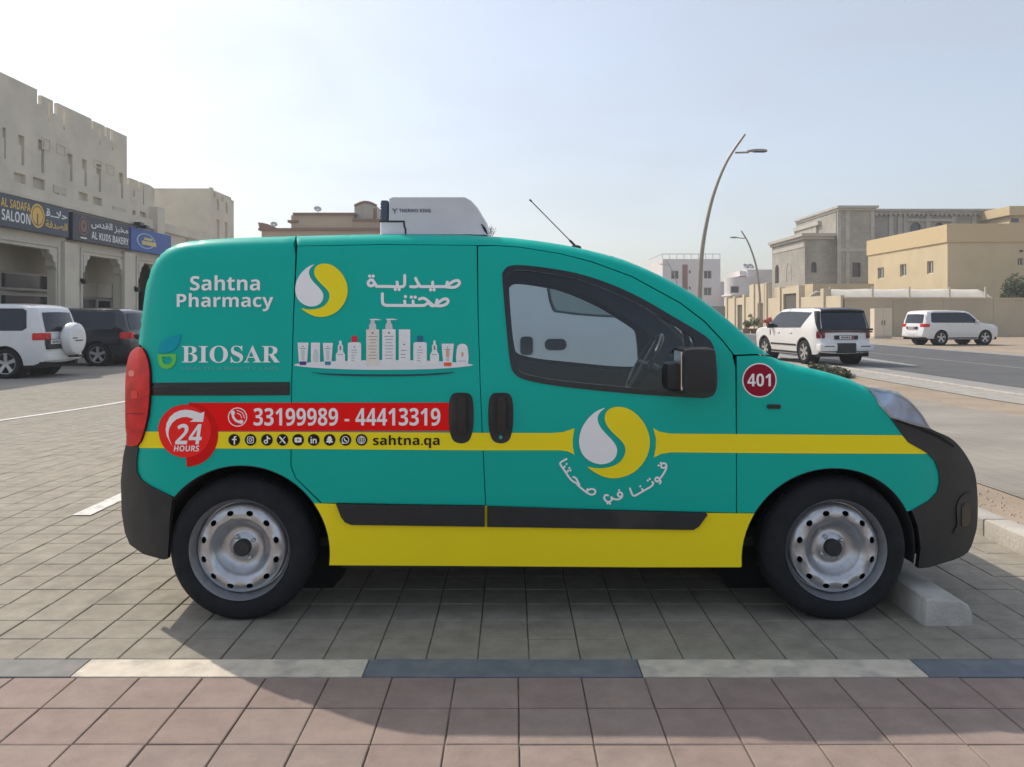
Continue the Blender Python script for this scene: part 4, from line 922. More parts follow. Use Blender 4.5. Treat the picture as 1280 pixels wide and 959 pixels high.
    for sd in sides:
        sh.patch('side_window', [side], [], .006, 0, gm, root, sd, .12)
        for p in pil[:2]:
            if kind != 'saloon' or p is pil[0]:
                xx = p[0][0]; sh.patch('window_pillar', [[(xx, z0+.02), (xx+.06, z0+.02), (xx+.06, zt-.01), (xx, zt-.01)]], [], .009, 0, trim, root, sd, .2)
        for dx in (-.98, -.03, .98): sh.patch('door_seam', [[(dx, .45), (dx+.012, .45), (dx+.012, z0-.03), (dx, z0-.03)]], [], .003, 0, dark, root, sd, None)
        for dx in (-.72, .22): sh.patch('door_handle', [rrect(dx, belt-.14, dx+.2, belt-.10, .015)], [], .03, .025, paint, root, sd, None)
        if kind != 'saloon': sh.patch('body_moulding', [[(wx[0]+.55, .60), (wx[1]-.55, .60), (wx[1]-.55, .66), (wx[0]+.55, .66)]], [], .014, .012, low if low is not paint else paint, root, sd, .3)
        for x in wx: sh.patch('wheel_arch_trim', [circ(x, wr+.005, wr+.10, 32)], [circ(x, wr+.005, wr+.062, 32), [(x-1, -.5), (x+1, -.5), (x+1, .34), (x-1, .34)]], .012, .012, paint if kind == 'boxy' else low, root, sd, None)
        sh.patch('sill_trim', [[(wx[0]+.5, .33), (wx[1]-.5, .33), (wx[1]-.5, .40), (wx[0]+.5, .40)]], [], .02, .03, black_pl, root, sd, .3)
        sh.patch('tail_lamp', [rrect(-a+.045, lampz[0], -a+lamplen, lampz[1], .03)], [], .012, .02, tlm or redlens, root, sd, .06)
        sh.patch('headlight', [rrect(a-.42, .84*H/1.88, a-.10, .98*H/1.88, .03)], [], .01, .02, hl_in, root, sd, .08)
        y = sd*(hw+.09); MB().box(.78, .90, min(y-.1, y+.1), max(y-.1, y+.1), belt+.02, belt+.19, bev=.03).build('side_mirror', black_pl if kind == 'patrol' else paint, root, True)
        for x in wx:
            wroot = obj('wheel', None, root, loc=(x, sd*(hw-.015), wr)); wheel(wroot, 0, 0, 0, wr, .26, sd, wk, False)
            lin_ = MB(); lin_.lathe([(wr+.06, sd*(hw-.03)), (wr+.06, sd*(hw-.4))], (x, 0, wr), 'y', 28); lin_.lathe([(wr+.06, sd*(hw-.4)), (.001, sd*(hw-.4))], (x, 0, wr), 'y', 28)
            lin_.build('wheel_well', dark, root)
    # rear face details
    xr = lambda z: float(np.interp(z, [p[1] for p in out[:8]], [p[0] for p in out[:8]]))
    for sd in (-1, 1):
        yy0, yy1 = sorted((sd*(hw-(.40 if tlm is None else .24)), sd*(hw-.14))); zc = sum(lampz)/2
        MB().box(xr(zc)-.055, xr(zc)+.04, yy0, yy1, lampz[0], lampz[1], bev=.015).build('tail_lamp', tlm or redlens, root, True)
    off, pw_ = plate; MB().box(xr(.85)-.10, xr(.85), off-pw_, off+pw_, .86-(.12 if off else 0), 1.0, bev=.01).build('plate_recess', black_pl, root)
    MB().box(xr(.85)-.108, xr(.85)-.10, -.26+off, .26+off, .875, .985, bev=.004).build('number_plate', plate_w, root)
    MB().box(xr(.85)-.109, xr(.85)-.108, -.25+off, -.17+off, .885, .975).build('plate_band', maroon, root)
    for k in range(5): MB().box(xr(.85)-.1095, xr(.85)-.108, off-.12+k*.068, off-.078+k*.068, .90, .96).build('plate_mark', print_blk, root)
    MB().box(-a-.04, -a+.12, -hw+.14, hw-.14, .44, .62, bev=.04).build('rear_bumper', low, root, True)
    MB().box(-a+.1, a-.2, -hw+.1, hw-.1, .27, .42).build('underbody', dark, root)
    MB().tube([(-a-.02, -hw*.55, .36), (-a+.3, -hw*.55, .36)], .035, 10).build('exhaust', black_pl, root)
    return sh, xr
def place(root, x, y, ang): root.location = (x, y, float(gz(y))); root.rotation_euler.z = R(ang)
# left: white four-wheel drive with the spare on its back door (heading -x, tail towards the van)
t = thing('parked_suv', 'white SUV with covered spare wheel on its tail, at the left edge of the photo', 'SUV', group='cars parked in the lot')
sh, xr = make_suv(t, wpaint, 4.75, 1.90, 1.9, 'boxy', lampz=(.98, 1.16), lamplen=.30, plate=(.48, .34))
sp = MB(); sp.lathe([(.001, -.24), (.24, -.24), (.36, -.225), (.41, -.19), (.44, -.10), (.44, 0), (.41, .05), (.001, .06)], (xr(.95)-.16, -.12, .99), 'x', 36)
spo = sp.build('spare_wheel_cover', wpaint, t, True, 30)
MB().box(xr(.95)-.403, xr(.95)-.400, -.28, .10, .93, .965).build('cover_badge', MATS['grey_print'], spo); MB().box(xr(.95)-.403, xr(.95)-.400, -.02, .2, 1.0, 1.03).build('cover_badge', MATS['grey_print'], spo)
MB().box(xr(.6)-.32, xr(.6), -.35, -.10, .50, .56).build('spare_bracket', black_pl, t)
D_ = F*1.6/(473-HY)
place(t, X(46, D_)-2.1, D_+.78, 180)
# dark SUV beyond it
blackp = mat('dark_blue_paint', (.012, .016, .026), .22, vary=.05, coat=.7)
t = thing('parked_suv', 'dark navy SUV parked behind the white one that carries a spare wheel', 'SUV', group='cars parked in the lot')
make_suv(t, blackp, 4.8, 1.84, 1.88, 'boxy', lampz=(.88, 1.08), wr=.37, low=black_pl)
D_ = F*1.6/(458-HY); place(t, X(121, D_)-1.38, D_+.95, 180)
silver = mat('silver_paint', (.42, .44, .46), .3, metal=.5, vary=.04, coat=.6)
t = thing('parked_saloon', 'silver car behind the dark SUV, only its roof and tail in view', 'car', group='cars parked in the lot')
make_suv(t, silver, 4.6, 1.75, 1.8, 'boxy', wr=.34)
place(t, X(168, 32)-1.2, 32.5, 180)
# right: white and black SUV seen from behind on the road
t = thing('road_suv', 'white SUV with black roof and wide dark rear window, seen from behind on the road', 'SUV', group='vehicles along the road')
sh, xr = make_suv(t, wpaint, 5.2, 1.94, 2.0, 'patrol', wx=(-1.55, 1.5), wr=.41, roofm=trim, lampz=(.90, 1.14), lamplen=.20, wk='alloy6', low=black_pl, tlm=mat('dim_red_lens', (.16, .012, .02), .15, vary=.2, coat=.5))
MB().box(xr(1.1)-.075, xr(1.1)+.03, -.98, .98, 1.10, 1.15, bev=.01).build('light_bar', mat('dark_red_lens', (.10, .008, .012), .15, vary=0), t)
MB().box(xr(1.1)-.085, xr(1.1)+.03, -.99, .99, 1.17, 1.24, bev=.01).build('tailgate_trim', trim, t)
for sd in (-1, 1):
    y0, y1 = sorted((sd*.34, sd*.98)); bp = MB().box(xr(.55)-.10, xr(.55)+.2, y0, y1, .46, .72, bev=.05).build('bumper_corner', wpaint, t, True)
    MB().box(xr(.55)-.105, xr(.55), y0+.12, y1-.16, .615, .645).build('reflector_slot', trim, bp)
MB().box(xr(.55)-.08, xr(.55)+.1, -.34, .34, .40, .74, bev=.02).build('diffuser', black_pl, t)
sh.patch('wing_vent', [[(1.95-1.0, .95), (2.0-1.0, .95), (2.02-1.0, 1.18), (1.98-1.0, 1.18)]], [], .012, .01, trim, t, 1)
place(t, 10.6, 28.97, 98); t.scale = (.96, .96, .96)
# right: white SUV broadside far away
t = thing('parked_suv', 'white SUV standing broadside in front of the long cream wall beyond the road', 'SUV', group='vehicles along the road')
make_suv(t, wpaint, 4.95, 1.9, 1.95, 'boxy', lampz=(.98, 1.16), lamplen=.34, low=wpaint)
D_ = 45.5; place(t, X(1195, D_), D_+.6, 12)
# white high-roof van in the next bay, seen through the cab windows
t = thing('parked_van', 'white van in the next bay, seen through the cab windows of the teal van', 'van')
Dh = 6.55; hh = .92
hout = [(-2.7, .35), (-2.75, .6), (-2.72, 1.1), (-2.62, 1.7), (-2.45, 1.80), (-2.2, 1.83), (.35, 1.83), (.62, 1.79), (1.25, 1.33), (1.42, 1.14), (1.62, 1.05), (1.72, .85), (1.75, .6), (1.72, .35)]
shh = Shell(hout, lambda x, z: .86-.09*np.clip((np.asarray(z)-1.1)/.8, 0, 1.2)**1.5-.03*np.clip((.8-np.asarray(z))/.5, 0, 1)**2, -2.75, .4, .1, 1.75, .6, .2, .06)
ha = [circ(-1.75, .34, .40, 32), circ(1.05, .34, .40, 32)]
zb = Z(389, Dh); ztp = 1.72
win = smooth_poly([(X(686, Dh), ztp), (X(684, Dh), zb+.2), (X(690, Dh), zb+.04), (X(700, Dh), zb+.01), (X(745, Dh), zb-.02), (1.15, zb-.03), (1.12, zb+.08), (.72, ztp-.08), (.6, ztp)], 2)
ww = mat('white_van_paint', (.62, .64, .66), .4, vary=.03, coat=.3)
for sd in (-1, 1):
    shh.patch('body_side', [hout], ha+[win], 0, .02, ww, t, sd, .12)
    shh.patch('window_seal', [win], [[(sum(p[0] for p in win)/len(win)+(x-sum(p[0] for p in win)/len(win))*.93, zb+.2+(z-zb-.2)*.92) for x, z in win]], .003, .006, trim, t, sd, None)
    shh.patch('window_pane', [win], [], -.01, 0, glassmat('green_glass', (.35, .42, .42), .1) if sd < 0 else MATS['green_glass'], t, sd, .2)
    for px in (657, 667): shh.patch('door_seam', [[(X(px, Dh), .4), (X(px, Dh)+.012, .4), (X(px, Dh)+.012, 1.7), (X(px, Dh), 1.7)]], [], .003, 0, trim, t, sd, None)
    shh.patch('door_handle', [rrect(X(681, Dh), Z(434, Dh), X(708, Dh), Z(420, Dh), .04)], [], .008, .006, trim, t, sd, None)
    shh.patch('door_handle', [rrect(X(655, Dh)-.03, Z(440, Dh), X(666, Dh), Z(417, Dh), .03)], [], .012, .01, trim, t, sd, None)
    for x in (-1.75, 1.05):
        wroot = obj('wheel', None, t, loc=(x, sd*.84, .33)); wheel(wroot, 0, 0, 0, .33, .2, sd, 'alloy', False)
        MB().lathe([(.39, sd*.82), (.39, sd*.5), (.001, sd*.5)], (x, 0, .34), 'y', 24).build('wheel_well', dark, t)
shh.loft('roof', shh.frac(-2.45, 1.8), shh.frac(.62, 1.79), -1, 1, 0, ww, t, .03); shh.loft('windscreen', shh.frac(.62, 1.79), shh.frac(1.42, 1.14), -1, 1, 0, dglass, t, .06)
shh.loft('nose', shh.frac(1.42, 1.14), 1, -1, 1, 0, ww, t, .08); shh.loft('rear_door', 0, shh.frac(-2.45, 1.8), -1, 1, 0, ww, t, .05)
t.location = (0, Dh+.86, float(gz(Dh+.86)))

# ------------------------------------------------------------------ buildings
plaster = mat('warm_plaster', (.65, .60, .49), .9, vary=.08, scale=.7, dirt=((.48, .44, .38), .9, .5), bump=.3, bscale=30)
plaster2 = mat('grey_plaster', (.54, .50, .41), .9, vary=.08, scale=.7, bump=.3, bscale=30)
whitetrim = mat('cream_trim', (.60, .56, .48), .8, vary=.06)
winglass = mat('shop_glass', (.02, .026, .032), .08, vary=.1, scale=2, spec=.8)
alum = mat('aluminium', (.45, .45, .44), .4, metal=.4, vary=.05)
def panel(name, frame, adds, subs, t, m, parent, grid=None, off=0, kind=None):
    """flat slab cut from 2-D outlines; frame = (origin, u, normal) and v is up"""
    o, u, n = [Vector(k) for k in frame]; P, T = region(adds, subs, grid)
    f = lambda q: (lambda Q: np.array([tuple(o+u*a+Vector((0, 0, b))+n*q) for a, b in Q]))
    V, Fc = solid2d(P, T, f(off+t), f(off))
    # face orientation
    a, b, c = [Vector(V[i]) for i in Fc[0]]
    if (b-a).cross(c-a).dot(n) < 0: Fc = [tuple(reversed(q)) for q in Fc]
    return obj(name, mesh(name, V, Fc, m), parent, kind)
def rect(x0, z0, x1, z1): return [(x0, z0), (x1, z0), (x1, z1), (x0, z1)]
def archp(x0, z0, x1, z1, n=10):
    r = (x1-x0)/2; c = (x0+x1)/2; return [(x0, z0), (x1, z0)]+[(c+r*math.cos(math.pi*k/n), z1-r+r*math.sin(math.pi*k/n)) for k in range(n+1)]
def window(frame, sh, m_glass, m_frame, parent, depth=.12, mull=1, arched=False, fw=.05):
    x0, z0, x1, z1 = sh; S_ = archp(x0, z0, x1, z1) if arched else rect(x0, z0, x1, z1)
    S2 = archp(x0+fw, z0+fw, x1-fw, z1-fw) if arched else rect(x0+fw, z0+fw, x1-fw, z1-fw)
    wnd = panel('window', frame, [S_], [S2], .04, m_frame, parent, None, -depth+.02)
    panel('pane', frame, [S2], [], .01, m_glass, wnd, None, -depth+.025)
    for k in range(mull):
        c = x0+(x1-x0)*(k+1)/(mull+1); panel('mullion', frame, [rect(c-fw/2, z0+fw, c+fw/2, z1-fw)], [], .03, m_frame, wnd, None, -depth+.036)
    return wnd
# --- left: row of shops
XF = -18.7; FD = lambda px: XF*F/(px-CX)
shop = thing('shop_building', 'beige two-storey shop building with crenellated parapet and dark shop signs on the left', 'building', (0, 0, 0))
fr_ = ((XF, 0, 0), (0, 1, 0), (1, 0, 0))
y_end = 50.0; y_c = FD(155); y_w = FD(190)
tops = []
def zf(px, py): return HC-(py-HY)*FD(px)/F
sil = [(21, zf(60, 110)), (FD(42), zf(42, 115)+.0), (FD(42), zf(42, 123)), (FD(47.5), zf(47.5, 126)), (FD(47.5), zf(47.5, 121.5)), (FD(62), zf(62, 123+5)), (FD(62), zf(62, 132)), (FD(67.5), zf(67.5, 134)), (FD(67.5), zf(67.5, 130.5)), (FD(110.5), zf(110.5, 148)), (FD(110.5), zf(110.5, 156)), (FD(113), zf(113, 157)), (FD(113), zf(113, 153.5)), (FD(127), zf(127, 155+4)), (FD(127), zf(127, 165)), (FD(131), zf(131, 166)), (FD(131), zf(131, 161)), (y_c, zf(154, 170))]
top1 = 10.15
sil = [(21, top1), (FD(42), top1), (FD(42), top1-.55), (FD(47.5), top1-.55), (FD(47.5), top1-.15), (FD(62), top1-.15), (FD(62), top1-.65), (FD(67.5), top1-.65), (FD(67.5), top1-.15), (FD(110.5), top1-.15), (FD(110.5), top1-.6), (FD(113), top1-.6), (FD(113), top1-.2), (FD(127), top1-.2), (FD(127), top1-.65), (FD(130), top1-.65), (FD(130), top1-.2), (y_c, top1-.2)]
top2 = 8.0
sil2 = [(y_c, top2-.35), (FD(158), top2-.35), (FD(158), top2), (FD(169), top2), (FD(169), top2-.45), (FD(171.5), top2-.45), (FD(171.5), top2), (FD(184), top2), (y_w, top2-.1)]
wall_out = [(21, 5.9)]+sil+sil2+[(y_w, 5.9)]
wall_out = [(21, 5.9), (y_w, 5.9)]+list(reversed(sil+sil2))
slots = []
for px, ya, yb, w_ in ((1.5, 160, 199, 1.6), (24, 170, 207, 3), (49, 176, 216, 3), (85, 193, 227, 2.6), (103, 200, 233, 2.4), (121, 206, 240, 2.4), (149, 217, 248, 2), (57, 125, 152, 2), (76, 135, 162, 2), (121, 156, 181, 1.8), (137, 163, 188, 1.6), (164, 226, 246, 1.4), (176, 232, 256, 1.4)):
    a, b = FD(px-w_*.6), FD(px+w_*.6); slots.append(rect(a, zf(px, yb), b, zf(px, ya))); slots.append(rect(FD(px-w_*1.9), zf(px, ya+13), b, zf(px, ya))) if ya > 158 and px < 160 else None
for px, ya, yb, w_ in ((20, 217, 229, 15), (44, 223, 236, 15), (100, 241, 251, 11), (118, 247, 257, 11), (164, 263, 269, 4), (175, 265, 272, 8)): slots.append(rect(FD(px-w_/2), zf(px, yb), FD(px+w_/2), zf(px, ya)))
for px, ya, yb, w_ in ((53, 173, 188, 13), (72, 181, 193, 13), (118, 200, 210, 11), (134, 206, 218, 10)): pass
panel('upper_wall', fr_, [wall_out], slots, .14, plaster, shop)
panel('upper_wall_core', fr_, [[(21, 5.9), (y_w, 5.9), (y_w, top2-.1), (y_c, top2-.5), (y_c, top1-.9), (21, top1-.9)]], [], .05, plaster2, shop, None, -.05)
# small framed relief squares and the hanging brackets
for px, ya, yb, w_ in ((53, 173, 188, 11), (72, 181, 193, 11), (118, 200, 210, 10), (134, 206, 218, 10)):
    a, b, z0, z1 = FD(px-w_/2), FD(px+w_/2), zf(px, yb), zf(px, ya)
    panel('relief_frame', fr_, [rect(a, z0, b, z1)], [rect(a+.06, z0+.05, b-.06, z1-.05)], .03, plaster, shop, None, .14)
for px, py in ((70, 242), (145, 267)):
    a, b = FD(px-8), FD(px+8); z = zf(px, py)
    panel('relief_bracket', fr_, [[(a+(b-a)*.35, z-.30), (a+(b-a)*.65, z-.30), (a+(b-a)*.65, z), (b, z), (b, z+.28), (a, z+.28), (a, z), (a+(b-a)*.35, z)]], [], .05, plaster2, shop, None, .14)
# roof block behind (depth of the building)
MB().box(XF-12, XF-.05, 21, y_c, 5.8, top1-.9).build('upper_block', plaster2, shop)
MB().box(XF-12, XF-.05, y_c, y_w, 5.8, top2-.6).build('upper_block', plaster2, shop)
# projecting wing
xw = XF-.05; yq = 50.05
wg = MB(); wg.box(XF-14, xw, yq, FD(290), -.4, 9.2); wg.build('wing', plaster, shop)
frw = ((xw, 0, 0), (0, 1, 0), (1, 0, 0)); WD = lambda px: xw*F/(px-CX)
panel('wing_parapet', frw, [[(yq, -.4), (WD(290), -.4), (WD(290), 9.0), (WD(277), 9.0), (WD(277), 8.65), (WD(274.5), 8.65), (WD(274.5), 9.1), (WD(267), 9.1), (WD(267), 8.75), (WD(264.5), 8.75), (WD(264.5), 9.27), (yq, 9.27)]], [rect(WD(268), 6.2, WD(272), 7.4), rect(WD(278), 6.2, WD(282), 7.4), rect(WD(269), 8.0, WD(271), 8.7), rect(WD(280), 8.0, WD(282), 8.7)], .12, plaster, shop)
MB().box(XF-.1, XF+.55, y_w-.6, y_w+.3, 5.2, 6.9).build('parapet_pier', plaster, shop)
# ground floor: piers, lintel, arches with corbels
z_l = 4.2
op = [(24.8, FD(62)), (FD(96), FD(146)), (FD(166), FD(193))]
low_out = [(21, -.4), (y_end, -.4), (y_end, 5.9), (21, 5.9)]
holes = []
for i, (a, b) in enumerate(op):
    zt = 4.05-.1; c = (b-a); s_ = .35
    holes.append([(a, -.35), (b, -.35), (b, zt-.75), (b-s_*.35, zt-.62), (b-s_*.5, zt-.35), (b-s_, zt-.22), (b-s_*1.4, zt), (a+s_*1.4, zt), (a+s_, zt-.22), (a+s_*.5, zt-.35), (a+s_*.35, zt-.62), (a, zt-.75)])
panel('ground_floor_wall', fr_, [low_out], holes, .35, plaster, shop, None, -.1)
for i, (a, b) in enumerate(op):
    panel('arch_trim', fr_, [rect(a-.22, -.35, b+.22, 4.22)], [rect(a-.08, -.4, b+.08, 4.08)], .06, whitetrim, shop, None, .25)
    for u0, sg in ((a, 1), (b, -1)):
        cb = [(u0, 3.15), (u0+sg*.08, 3.2), (u0+sg*.12, 3.45), (u0+sg*.25, 3.5), (u0+sg*.3, 3.72), (u0+sg*.5, 3.78), (u0+sg*.55, 3.95), (u0, 3.95)]
        panel('arch_corbel', fr_, [cb if sg > 0 else cb[::-1]], [], .1, whitetrim, shop, None, .2)
    # recessed shop front
    frs = ((XF-1.6, 0, 0), (0, 1, 0), (1, 0, 0))
    if i == 0: panel('shop_front', frs, [rect(21, -.4, 50, 4.8)], [rect(25, .1, 35.5, 3.1), rect(37.4, -.3, 40.9, 2.9)], .1, plaster2, shop); panel('arcade_end', ((0, 46, 0), (1, 0, 0), (0, -1, 0)), [rect(XF-6, -.4, XF+.3, 6)], [], .2, plaster2, shop)
    if i == 0:
        for z0, z1 in ((.1, 2.22), (2.36, 3.1)): window(frs, (25, z0, 35.5, z1), winglass, alum, shop, .02, 2, fw=.09)
    elif i == 1:
        window(frs, (37.4, -.3, 39.4, 2.15), winglass, alum, shop, .02, 0); window(frs, (39.45, -.3, 40.9, 2.15), winglass, alum, shop, .02, 0, fw=.12)
        for u0, u1 in ((37.4, 39.4), (39.45, 40.9)): panel('shutter_panel', frs, [rect(u0, 2.2, u1, 2.95)], [], .04, whitetrim, shop, None, .0)
    else: panel('shop_window', frs, [rect(42, -.2, 45.5, 2.6)], [], .02, winglass, shop, None, .11)
MB().box(XF-1.7, XF-.1, 21, y_end, 4.3, 4.5).build('arcade_ceiling', plaster2, shop)
MB().box(XF-12, XF-1.72, 21, y_end, -.5, 5.79).build('ground_floor_block', plaster, shop); MB().box(XF-1.71, XF-.12, 21, 21.3, -.5, 4.29).build('arcade_side_wall', plaster, shop)
for a in (FD(78), FD(152)): MB().box(XF+.24, XF+.42, a-.55, a+.5, -.3, 4.35, bev=.03).build('pilaster', plaster, shop)
MB().box(XF+.2, XF+.4, 21, y_end, 5.72, 5.92, bev=.03).build('ledge', plaster, shop)
MB().box(XF-.1, XF+.35, 21, y_end, 5.9, 6.2).build('parapet_coping', plaster, shop)
for px, py in ((90, 352), (158, 362)):
    d = FD(px); cb = MB(); cb.box(XF+.42, XF+.62, d-.06, d+.06, zf(px, py+3), zf(px, py-3), bev=.02); cb.box(XF+.40, XF+.44, d-.1, d+.1, zf(px, py+1), zf(px, py-4)); cb.build('security_camera', trim, shop)
d = FD(160); fl = MB(); fl.box(XF+.5, XF+.85, d-.5, d-.1, zf(160, 283), zf(160, 279), bev=.02); fl.box(XF+.5, XF+.85, d+.1, d+.45, zf(160, 285), zf(160, 281), bev=.02); fl.tube([(XF+.3, d, zf(160, 286)), (XF+.6, d, zf(160, 283))], .03, 6); fl.build('flood_light', trim, shop)
# signs
signd = mat('sign_navy', (.042, .066, .10), .45, vary=.05); goldm = mat('sign_gold', (.75, .48, .08), .4, vary=.05); signw = mat('sign_white', (.8, .8, .8), .4, vary=0)
signb = mat('sign_blue', (.02, .09, .36), .45, vary=.05)
FS = lambda px: (XF+.58)*F/(px-CX)
def sign(px0, px1, zb_, zt_, m, label):
    t = thing('shop_sign', label, 'sign', (XF+.46, FS(px0), zb_)); L_ = FS(px1)-FS(px0)
    MB().box(-.15, .12, 0, L_, 0, zt_-zb_, bev=.015).build('sign_board', m, t); fr2 = ((.121, 0, 0), (0, 1, 0), (1, 0, 0))
    def tx(s, a, b, c, d_, m_, bold=0):
        P, Fc = text2d(s, bold); Q = fit(P, a*L_, -(b), c*L_, -(d_)); 
        obj('lettering', mesh('lettering', [(.124, q[0], -q[1]) for q in Q], [tuple(f) for f in Fc], m_), t)
    return t, L_, tx, fr2
# text boxes: (left fraction, top z, right fraction, bottom z)
H_ = 1.15
t, L_, tx, fr2 = sign(-42, 86, 4.5, 5.65, signd, 'dark blue saloon sign with gold scissors roundel above the first shop')
uf_ = lambda px: (FS(px)-FS(-42))/L_
def txp(tx, uf, s, px0, z0, px1, z1, m, bold=0): tx(s, uf(px0), z0, uf(px1), z1, m, bold)
# fit(): y1 is bottom; box given as (x0, top, x1, bottom) in negated z
txp(tx, uf_, B_('AL SADAFA'), 1, 1.02, 38, .70, goldm); txp(tx, uf_, B_('SALOON'), 2, .62, 38, .22, signw)
uc = uf_(47)*L_
panel('roundel', fr2, [circ(uc, .62, .46, 24, .46)], [circ(uc, .62, .38, 24)], .008, goldm, t); panel('roundel', fr2, [circ(uc, .62, .34, 24)]+[], [rect(uc-.05, .2, uc+.03, .7)], .006, goldm, t)
txp(tx, uf_, AR([0xFEA3, 0xFEFC, 0x640, 0x640, 0xFED7]), 57, 1.0, 84, .70, signw, .02)
txp(tx, uf_, AR([0xFE8D, 0xFEDF, 0xFEBC, 0xFEAA, 0xFED3, 0xFE94]), 57, .55, 84, .25, goldm, .02)
t, L_, tx, fr2 = sign(91, 162, 4.45, 5.6, mat('sign_slate', (.034, .042, .062), .45, vary=.05), 'dark slate bakery sign above the second shop')
u2 = lambda px: (FS(px)-FS(91))/L_
txp(tx, u2, B_('AL KUDS BAKERY'), 114.5, .50, 160.5, .18, signw)
txp(tx, u2, AR([0xFEE3, 0xFEA8, 0xFE92, 0xFEB0, 32, 0xFE8D, 0xFEDF, 0xFED8, 0xFEAA, 0xFEB1]), 114, 1.02, 160, .62, signw, .02)
uc = u2(104.5)*L_; grp = mat('sign_brown', (.25, .13, .10), .5, vary=.1)
panel('roundel', fr2, [circ(uc, .66, .40, 24)], [circ(uc, .66, .35, 24)], .006, grp, t); panel('roundel', fr2, [circ(uc, .66, .26, 24)], [circ(uc, .66, .10, 12)], .006, grp, t)
panel('sign_line', fr2, [rect(uc-.25, .12, uc+.25, .18)], [], .006, signw, t)
t, L_, tx, fr2 = sign(163.5, 214, 4.45, 5.55, signb, 'bright blue shop sign with pale yellow emblem, partly behind the teal van')
panel('emblem', fr2, [circ(L_*.35, .55, L_*.22, 20, .38)], [circ(L_*.35, .55, L_*.19, 20, .33)], .006, mat('sign_pale', (.35, .5, .6), .5, vary=.1), t)
panel('emblem', fr2, [rect(L_*.25, .35, L_*.6, .55), rect(L_*.3, .6, L_*.5, .72)], [], .009, mat('sign_yellow', (.65, .55, .2), .5, vary=.1), t)
# footway in front of the shops
MB().box(XF+.3, XF+2.2, 21, 46, -.35, -.17, bev=.02).build('shop_footway', conc, None, kind='structure')

# --- tan house behind the van roof
hs = thing('house', 'tan house with brown cornices and a roof water tank, above the van roof', 'house', (0, 0, 0)); D = 88.
tan = mat('tan_plaster', (.44, .36, .27), .9, vary=.06, scale=.4); brown = mat('brown_cornice', (.22, .12, .085), .8, vary=.08)
def hb(x0, x1, y0, y1, zb_, m, nm, d=D, dep=9): return MB().box(X(x0, d), X(x1, d), d+(0), d+dep, zb_ if y1 is None else Z(y1, d), Z(y0, d)).build(nm, m, hs)
hb(327, 500, 288.5, None, -.3, tan, 'wall'); hb(364, 442, 269, 288.4, 0, tan, 'wall'); hb(442.2, 500, 276.5, 288.4, 0, tan, 'wall', D+.05, 8.9)
for x0, x1, a, b in ((325, 500, 285.5, 288.6), (361.5, 372, 275.5, 278.5), (368, 444, 266.3, 269.1), (442, 500, 273.8, 276.6)):
    MB().box(X(x0, D)-.1, X(x1, D)+.1, D-.35, D+9.3, Z(b, D), Z(a, D), bev=.03).build('cornice', brown, hs)
MB().add([(X(x, D), y, Z(z, D)) for y in (D-.3, D+.2) for x, z in ((323.5, 278.5), (330, 279), (337, 281), (346, 285), (346, 287), (325.5, 287))], [(5, 4, 3, 2, 1, 0), (6, 7, 8, 9, 10, 11)]+[(k, (k+1) % 6, (k+1) % 6+6, k+6) for k in range(6)]).build('cornice_scroll', brown, hs)
# tank shelter with arched roof
tk = thing('water_tank', 'pale round-topped roof tank on the tan house beside the roof unit', 'water tank', (0, 0, 0))
V = []; pr = [(443, 274), (443, 258)]+[(443+(471-443)*k/8, 258-5*math.sin(math.pi*k/8)) for k in range(1, 8)]+[(471, 258), (471, 274)]
n = len(pr); V = [(X(a, D+1), y, Z(b, D+1)) for y in (D+1, D+4) for a, b in pr]
obj('tank_body', mesh('tank_body', V, [tuple(range(n))[::-1], tuple(range(n, 2*n))]+[(k, (k+1) % n, (k+1) % n+n, k+n) for k in range(n)], mat('tank_cream', (.45, .42, .36), .7, vary=.05)), tk)
for k in range(9):
    a0, a1 = pr[1+k] if k < 9 else pr[10], pr[2+k] if k < 8 else pr[10]
pts = [(X(a, D+1), D+.9, Z(b-.4, D+1)) for a, b in pr[1:-1]]; MB().tube(pts, .14, 6).build('tank_rim', brown, tk)
for x in (452, 461.5): MB().box(X(x, D+.9)-.03, X(x, D+.9)+.03, D+.9, D+1, Z(274, D), Z(254, D)).build('tank_rib', alum, tk)
MB().box(X(466.5, D+.9), X(471, D+.9), D+.93, D+1, Z(274, D), Z(259, D)).build('tank_shutter', brown, tk)
def dish(px, py, d, r, label, tilt=50):
    t = thing('satellite_dish', label, 'satellite dish', (X(px, d), d, Z(py, d)))
    m = MB(); m.lathe([(r*k/5, .25*r*(k/5)**2) for k in range(1, 6)], (0, 0, 0), 'z', 18); o = m.build('dish', mat('dish_grey', (.45, .45, .45), .5, vary=.05), t, True); o.rotation_euler = (R(tilt), 0, R(25))
    MB().tube([(0, .1, -r*1.3), (0, .1, 0)], .05, 6).build('mast', alum, t)
dish(397, 262, D+1, .42, 'small dish standing on the flat top of the tan house'); 
dish(342.5, 281, D+1, .38, 'small dish low on the left end of the tan house roof')
# far sand-coloured roof scraps left of it
MB().box(X(306, 120), X(313, 120), 120, 126, -1, Z(294, 120)).build('roof_stair_tower', tan, kind=None, label='tiny sand-coloured rooftop far left of the tan house', cat='building') if False else None
